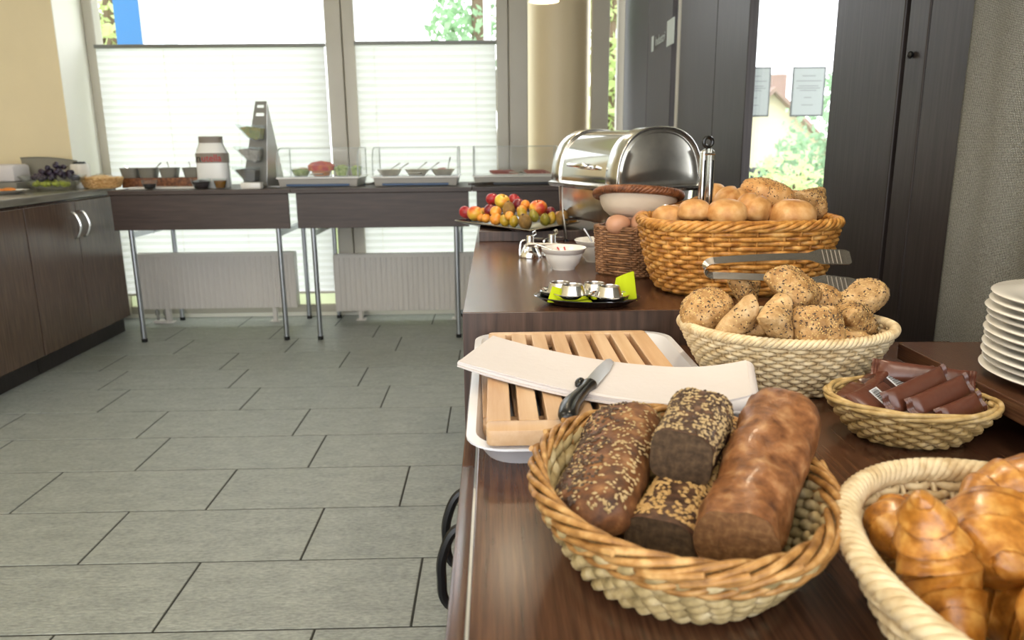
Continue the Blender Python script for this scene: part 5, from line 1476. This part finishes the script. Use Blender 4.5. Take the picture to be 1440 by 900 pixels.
for x, y, z, an, lab in SPN:
    spoon(lab, (x - 0.02, y + 0.02, SB + 0.03), (0, R(-an - 8), R(-5)), 0.075, 'steel_dark', grp='spoons in the middle case', s=1.3)
# loose tongs on the tables
def small_tongs(label, loc, rz):
    r = thing('buffet_tongs', label, 'tongs', loc, rz)
    for s in (-1, 1):
        build(strap([(0, s * 0.003, 0.012), (0.07, s * 0.012, 0.012), (0.16, s * 0.016, 0.010)], [0.006, 0.006, 0.010], 0.0008), 'arm', 'steel_bright', r)
    build(strap([(0, 0.003, 0.012), (-0.006, 0, 0.012), (0, -0.003, 0.012)], 0.006, 0.0008), 'spring_bend', 'steel_bright', r)
small_tongs('white steel tongs lying between the left and middle cases', (-0.735, 4.38, ZT), R(85))
small_tongs('steel tongs lying in front of the right domed case', (-0.14, 4.29, ZT), R(35))

# cereal display stand with three scoops
cs = thing('cereal_stand', 'slanted grey metal stand carrying three clear cereal scoops', 'stand', (-1.372, 4.46, ZT))
fx = lambda z: (-0.075 + 0.115 * z / 0.475)      # left edge of the slanted face over height
face = [(-0.078, 0.0), (0.062, 0.0), (0.098, 0.475), (0.036, 0.475)]
m = M()
def sl(z): t = z / 0.475; return -0.078 + 0.114 * t, 0.062 + 0.036 * t
zs = [0.0, 0.405, 0.42, 0.438, 0.455, 0.475]
prev = 0.0
for za, zb_, hole in ((0.0, 0.30, False), (0.30, 0.312, True), (0.312, 0.395, False), (0.395, 0.412, True), (0.412, 0.440, False), (0.440, 0.455, True), (0.455, 0.475, False)):
    a0, a1 = sl(za); b0, b1 = sl(zb_)
    if hole:
        m.addv([], [])
        for (pa, pb, qa, qb) in ((a0, a0 + 0.014, b0, b0 + 0.014), (a1 - 0.014, a1, b1 - 0.014, b1)):
            m.prism([(pa, za), (pb, za), (qb, zb_), (qa, zb_)], 'y', -0.002, 0.002)
    else:
        m.prism([(a0, za), (a1, za), (b1, zb_), (b0, zb_)], 'y', -0.002, 0.002)
build(m, 'front_plate', 'tray_grey', cs, smooth=False)
build(M().addv([(0.062, 0.0, 0), (0.098, 0.0, 0.475), (0.135, 0.12, 0.0), (0.064, 0.0, 0), (0.100, 0.0, 0.475), (0.137, 0.12, 0.0)], [(0, 1, 2), (3, 5, 4), (0, 3, 4, 1), (1, 4, 5, 2), (2, 5, 3, 0)]), 'side_plate', 'alu_edge', cs, smooth=False)
build(M().box(-0.078, 0.137, -0.002, 0.13, 0.0, 0.004), 'foot_plate', 'alu_edge', cs, smooth=False)
def scoop(label, loc, mat):
    r = thing('cereal_scoop', label, 'scoop', loc, group='clear cereal scoops on the slanted stand')
    prof = [(0.062, 0.0), (0.052, -0.075), (0.030, -0.084), (-0.010, -0.070), (-0.080, 0.008)]
    inn = [(0.060, 0.0), (0.050, -0.073), (0.030, -0.081), (-0.009, -0.067), (-0.078, 0.008)]
    sh_ = M()
    sh_.prism(prof + inn[::-1], 'y', -0.10, -0.006)
    build(sh_, 'shell', 'bowl_glass', r, smooth=False)
    for yy in (-0.101, -0.006):
        build(M().prism(prof, 'y', yy, yy + 0.001), 'side_wall', 'bowl_glass', r, smooth=False)
    build(M().prism([(0.058, -0.018), (0.050, -0.071), (0.030, -0.079), (-0.008, -0.064), (-0.055, -0.012), (-0.01, -0.006), (0.03, -0.014)], 'y', -0.095, -0.010), 'cereal', mat, r, smooth=False)
scoop('clear scoop with green and brown muesli, topmost on the stand', (-1.352, 4.455, 1.205), 'muesli')
scoop('clear scoop with pale grey cereal, middle one on the stand', (-1.372, 4.455, 1.085), 'muesli_grey')
scoop('clear scoop with dark cereal, lowest one on the stand', (-1.398, 4.455, 0.975), 'muesli_dark')

# spread jar display
jr = thing('spread_jar', 'large white display jar with a grey lid and a lettered band', 'jar', (-1.602, 4.45, ZT))
jp = [(0.086, 0.0), (0.090, 0.010), (0.088, 0.135), (0.086, 0.195), (0.062, 0.250), (0.060, 0.252), (0.0, 0.252)]
build(M().lathe(jp, 32, 1.0, 0.62, expo=3.0), 'glass_body', 'jar_white', jr, sharp=40)
build(M().lathe([(0.064, 0.250), (0.064, 0.284), (0.060, 0.286), (0.0, 0.286)], 32, 1.0, 0.62, expo=3.0), 'lid', 'label_taupe', jr, sharp=40)
build(M().lathe([(0.0895, 0.140), (0.0895, 0.192), (0.0875, 0.194)], 32, 1.0, 0.63, expo=3.0), 'label_band', 'label_taupe', jr, sharp=40)
for s in (-1, 1):
    build(M().tube([(s * 0.088, -0.01, 0.0), (s * 0.089, -0.01, 0.19), (s * 0.064, -0.01, 0.250), (s * 0.064, -0.01, 0.286)], 0.0022, 6, ref=(0, 1, 0)), 'outline', 'rail_grey', jr)
tx = text('n', 0.055, 'ink_black', jr, (-0.058, -0.0585, 0.165), (PI / 2, 0, 0), sx=1.0)
tx = text('utella', 0.055, 'ink_red', jr, (0.014, -0.0585, 0.165), (PI / 2, 0, 0), sx=0.95)

# wooden rack with four steel bowls
rk = thing('spread_rack', 'low brown wooden rack holding the spread bowls', 'rack', (-1.925, 4.56, ZT))
build(M().box(-0.235, 0.235, -0.045, -0.030, 0.0, 0.055).box(-0.235, 0.235, 0.045, 0.060, 0.0, 0.055).box(-0.235, -0.222, -0.03, 0.045, 0.0, 0.055).box(0.222, 0.235, -0.03, 0.045, 0.0, 0.055), 'frame', 'wicker_lid', rk, smooth=False)
for x, lab in ((-2.125, 'leftmost grey bowl in the wooden spread rack'), (-2.020, 'second grey bowl from the left in the spread rack'), (-1.900, 'third grey bowl from the left in the spread rack'), (-1.765, 'grey bowl nearest the spread jar in the rack')):
    r = thing('spread_bowl', lab, 'bowl', (x, 4.567, ZT + 0.030), group='grey bowls in the spread rack')
    build(M().lathe([(0.0, 0.0), (0.032, 0.0), (0.042, 0.03), (0.052, 0.082), (0.049, 0.082), (0.040, 0.032), (0.030, 0.004), (0.0, 0.004)], 24, expo=4), 'body', 'tray_grey', r, sharp=50)
    build(M().lathe([(0.0, 0.05), (0.040, 0.05), (0.0405, 0.045)], 20, expo=4), 'spread', 'cheese_spread', r)
spoon('spoon leaning left out of the leftmost spread bowl', (-2.12, 4.565, 0.945), (0, R(-50), PI), 0.055, 'steel_bright', s=1.3)
spoon('dark spoon rising right out of the second spread bowl', (-2.005, 4.560, 0.945), (0, R(-42), 0), 0.085, 'steel_dark', s=1.3)
spoon('dark spoon standing in the third spread bowl', (-1.890, 4.560, 0.945), (0, R(-105), 0), 0.065, 'steel_dark', s=1.3)
spoon('dark spoon standing in the bowl nearest the spread jar', (-1.765, 4.560, 0.945), (0, R(-105), 0), 0.065, 'steel_dark', s=1.3)
glass_bowl('small glass of dark jam in front of the wooden rack', (-1.925, 4.34, ZT), 0.044, 0.052, 'jam_dark', 0.030, dome=0.001, grp='small glasses on the spread table')
glass_bowl('wide glass of dark berries in front of the spread jar', (-1.640, 4.34, ZT), 0.058, 0.056, 'jam_dark', 0.040, dome=0.012, grp='small glasses on the spread table')
glass_bowl('small glass of golden honey right of the dark berries', (-1.535, 4.345, ZT), 0.040, 0.056, 'honey', 0.044, dome=0.004, grp='small glasses on the spread table')
sb = tag(build(M().box(-0.055, 0.055, -0.03, 0.03, 0, 0.035), 'sugar_box', 'porcelain', loc=(-1.345, 4.30, ZT), bevel=0.004), 'small white box at the foot of the cereal stand', 'box')
nap = thing('serving_board', 'flat white board lying in front of the spread rack', 'board', (-1.86, 4.42, ZT))
build(M().box(-0.20, 0.20, -0.05, 0.05, 0, 0.010), 'board', 'porcelain', nap, bevel=0.002, smooth=False)
# crispbread basket
cb = basket('nut_basket', 'small pale basket with foil wrapped bread at the corner of the tables', (-2.215, 4.40, zl), 0.0, 0.108, 0.080, 0.085, 0.06, 0.056, 6, 28, 0.0048, 0.003, 'paper_basket', 'paper_basket', rim=(3, 0.003, 0.004, 8), pw=0.7)
m = M()
rr = random.Random(9)
fo = M().grid(lambda u, v: (0.095 * (1 - v) * math.cos(2 * PI * u), 0.068 * (1 - v) * math.sin(2 * PI * u), 0.052 + 0.028 * math.sin(PI / 2 * v) + 0.006 * noise.noise(Vector((u * 9, v * 7, 1)))), 24, 8, wrap=True)
build(fo, 'foil', 'bowl_glass', cb, sharp=80)
build(M().ell((0, 0, 0.045), 0.088, 0.062, 0.030, 18, 10), 'bread', 'paper_basket', cb)

# ------------------------------------------------------------------ left counter
gb = thing('grape_bowl', 'wide shallow glass bowl of grapes on the left counter', 'bowl', (-2.385, 4.22, zl))
build(M().lathe([(0.0, 0.0), (0.075, 0.0), (0.12, 0.030), (0.165, 0.080), (0.162, 0.081), (0.116, 0.034), (0.072, 0.005), (0.0, 0.005)], 40), 'bowl', 'bowl_glass', gb, sharp=50)
gm_o = build(M().ell((0, 0, 0), 0.0135, 0.0135, 0.016, 12, 8), 'grape', 'grape_dark', sharp=80); gd = gm_o.data; bpy.data.objects.remove(gm_o)
gm_o = build(M().ell((0, 0, 0), 0.0135, 0.0135, 0.016, 12, 8), 'grape', 'grape_green', sharp=80); gg = gm_o.data; bpy.data.objects.remove(gm_o)
def bunch(label, loc, me, n, sx, sy, sz, sd):
    r = thing('grape_bunch', label, 'grapes', loc, group='grape bunches in the glass bowl')
    rr = random.Random(sd)
    for _ in range(n):
        a = rr.uniform(0, 2 * PI); q_ = rr.random() ** 0.5
        share('grape', me, r, (sx * q_ * math.cos(a), sy * q_ * math.sin(a), sz * (1 - q_ * q_) * rr.uniform(0.5, 1.1)), (rr.uniform(0, 3), rr.uniform(0, 3), 0))
    build(M().tube([(-sx * 0.7, 0, 0.0), (0, 0, sz * 0.5), (sx * 0.6, 0.01, sz * 0.9)], 0.002, 6), 'stalk', 'stem_brown', r)
bunch('dark purple grape bunch heaped in the glass bowl', (-2.370, 4.22, zl + 0.060), gd, 60, 0.115, 0.095, 0.075, 1)
bunch('green grape bunch under the purple one in the glass bowl', (-2.385, 4.19, zl + 0.034), gg, 34, 0.085, 0.070, 0.020, 2)
# grey scoop shaped tray
gt = thing('grey_serving_tray', 'grey curved serving tray standing behind the grapes', 'tray', (-2.515, 4.40, zl))
def gts(u, v): return (-0.165 + 0.315 * u + (0.035 * (1 - v)) * (1 - u) * 1.4, 0.05 * v, 0.006 + 0.165 * v * (1 - 0.12 * u) + 0.010 * math.sin(PI * u) * v)
go = M().sheet([[gts(j / 12, i / 8) for j in range(13)] for i in range(9)], 0.004)
build(go, 'shell', 'tray_grey', gt, sharp=60)
build(M().tube([gts(j / 12, 1.0) for j in range(13)], 0.003, 6), 'lip', 'rail_grey', gt)
build(M().box(-0.12, 0.14, 0.02, 0.09, 0.0, 0.012), 'foot', 'tray_grey', gt, smooth=False)
dr = thing('round_dispenser', 'white round dispenser with a dark lid behind the grey tray', 'dispenser', (-2.36, 4.46, zl))
build(M().lathe([(0.0, 0.0), (0.05, 0.0), (0.05, 0.125), (0.045, 0.135), (0.0, 0.135)], 24), 'body', 'porcelain', dr, sharp=40)
build(M().lathe([(0.0, 0.135), (0.036, 0.135), (0.030, 0.147), (0.0, 0.149)], 24), 'lid', 'car_glass', dr, sharp=40)
wbx = thing('cloth_box', 'white covered box at the left picture edge on the counter', 'box', (-2.70, 4.32, zl))
build(M().box(-0.10, 0.10, -0.08, 0.08, 0.045, 0.14), 'cover', 'cotton_white', wbx, bevel=0.02)
build(M().box(-0.11, 0.11, -0.09, 0.09, 0.0, 0.045), 'base', 'tray_grey', wbx, bevel=0.004)
fpz = thing('food_plate', 'white oval plate with orange slices at the left picture edge', 'plate', (-2.50, 3.955, zl))
build(M().lathe([(0.0, 0.0), (0.07, 0.0), (0.11, 0.012), (0.13, 0.020), (0.11, 0.017), (0.07, 0.005), (0.0, 0.005)], 40, 1.0, 0.8), 'plate', 'porcelain', fpz, sharp=50)
for k in range(3):
    build(M().lathe([(0.0, 0.0), (0.028, 0.0), (0.030, 0.004), (0.024, 0.008), (0.0, 0.009)], 18), 'slice', 'orange_food', fpz, loc=(-0.045 + 0.035 * k, 0.01 * k, 0.010 + 0.004 * k), rot=(R(8), R(6), 0))
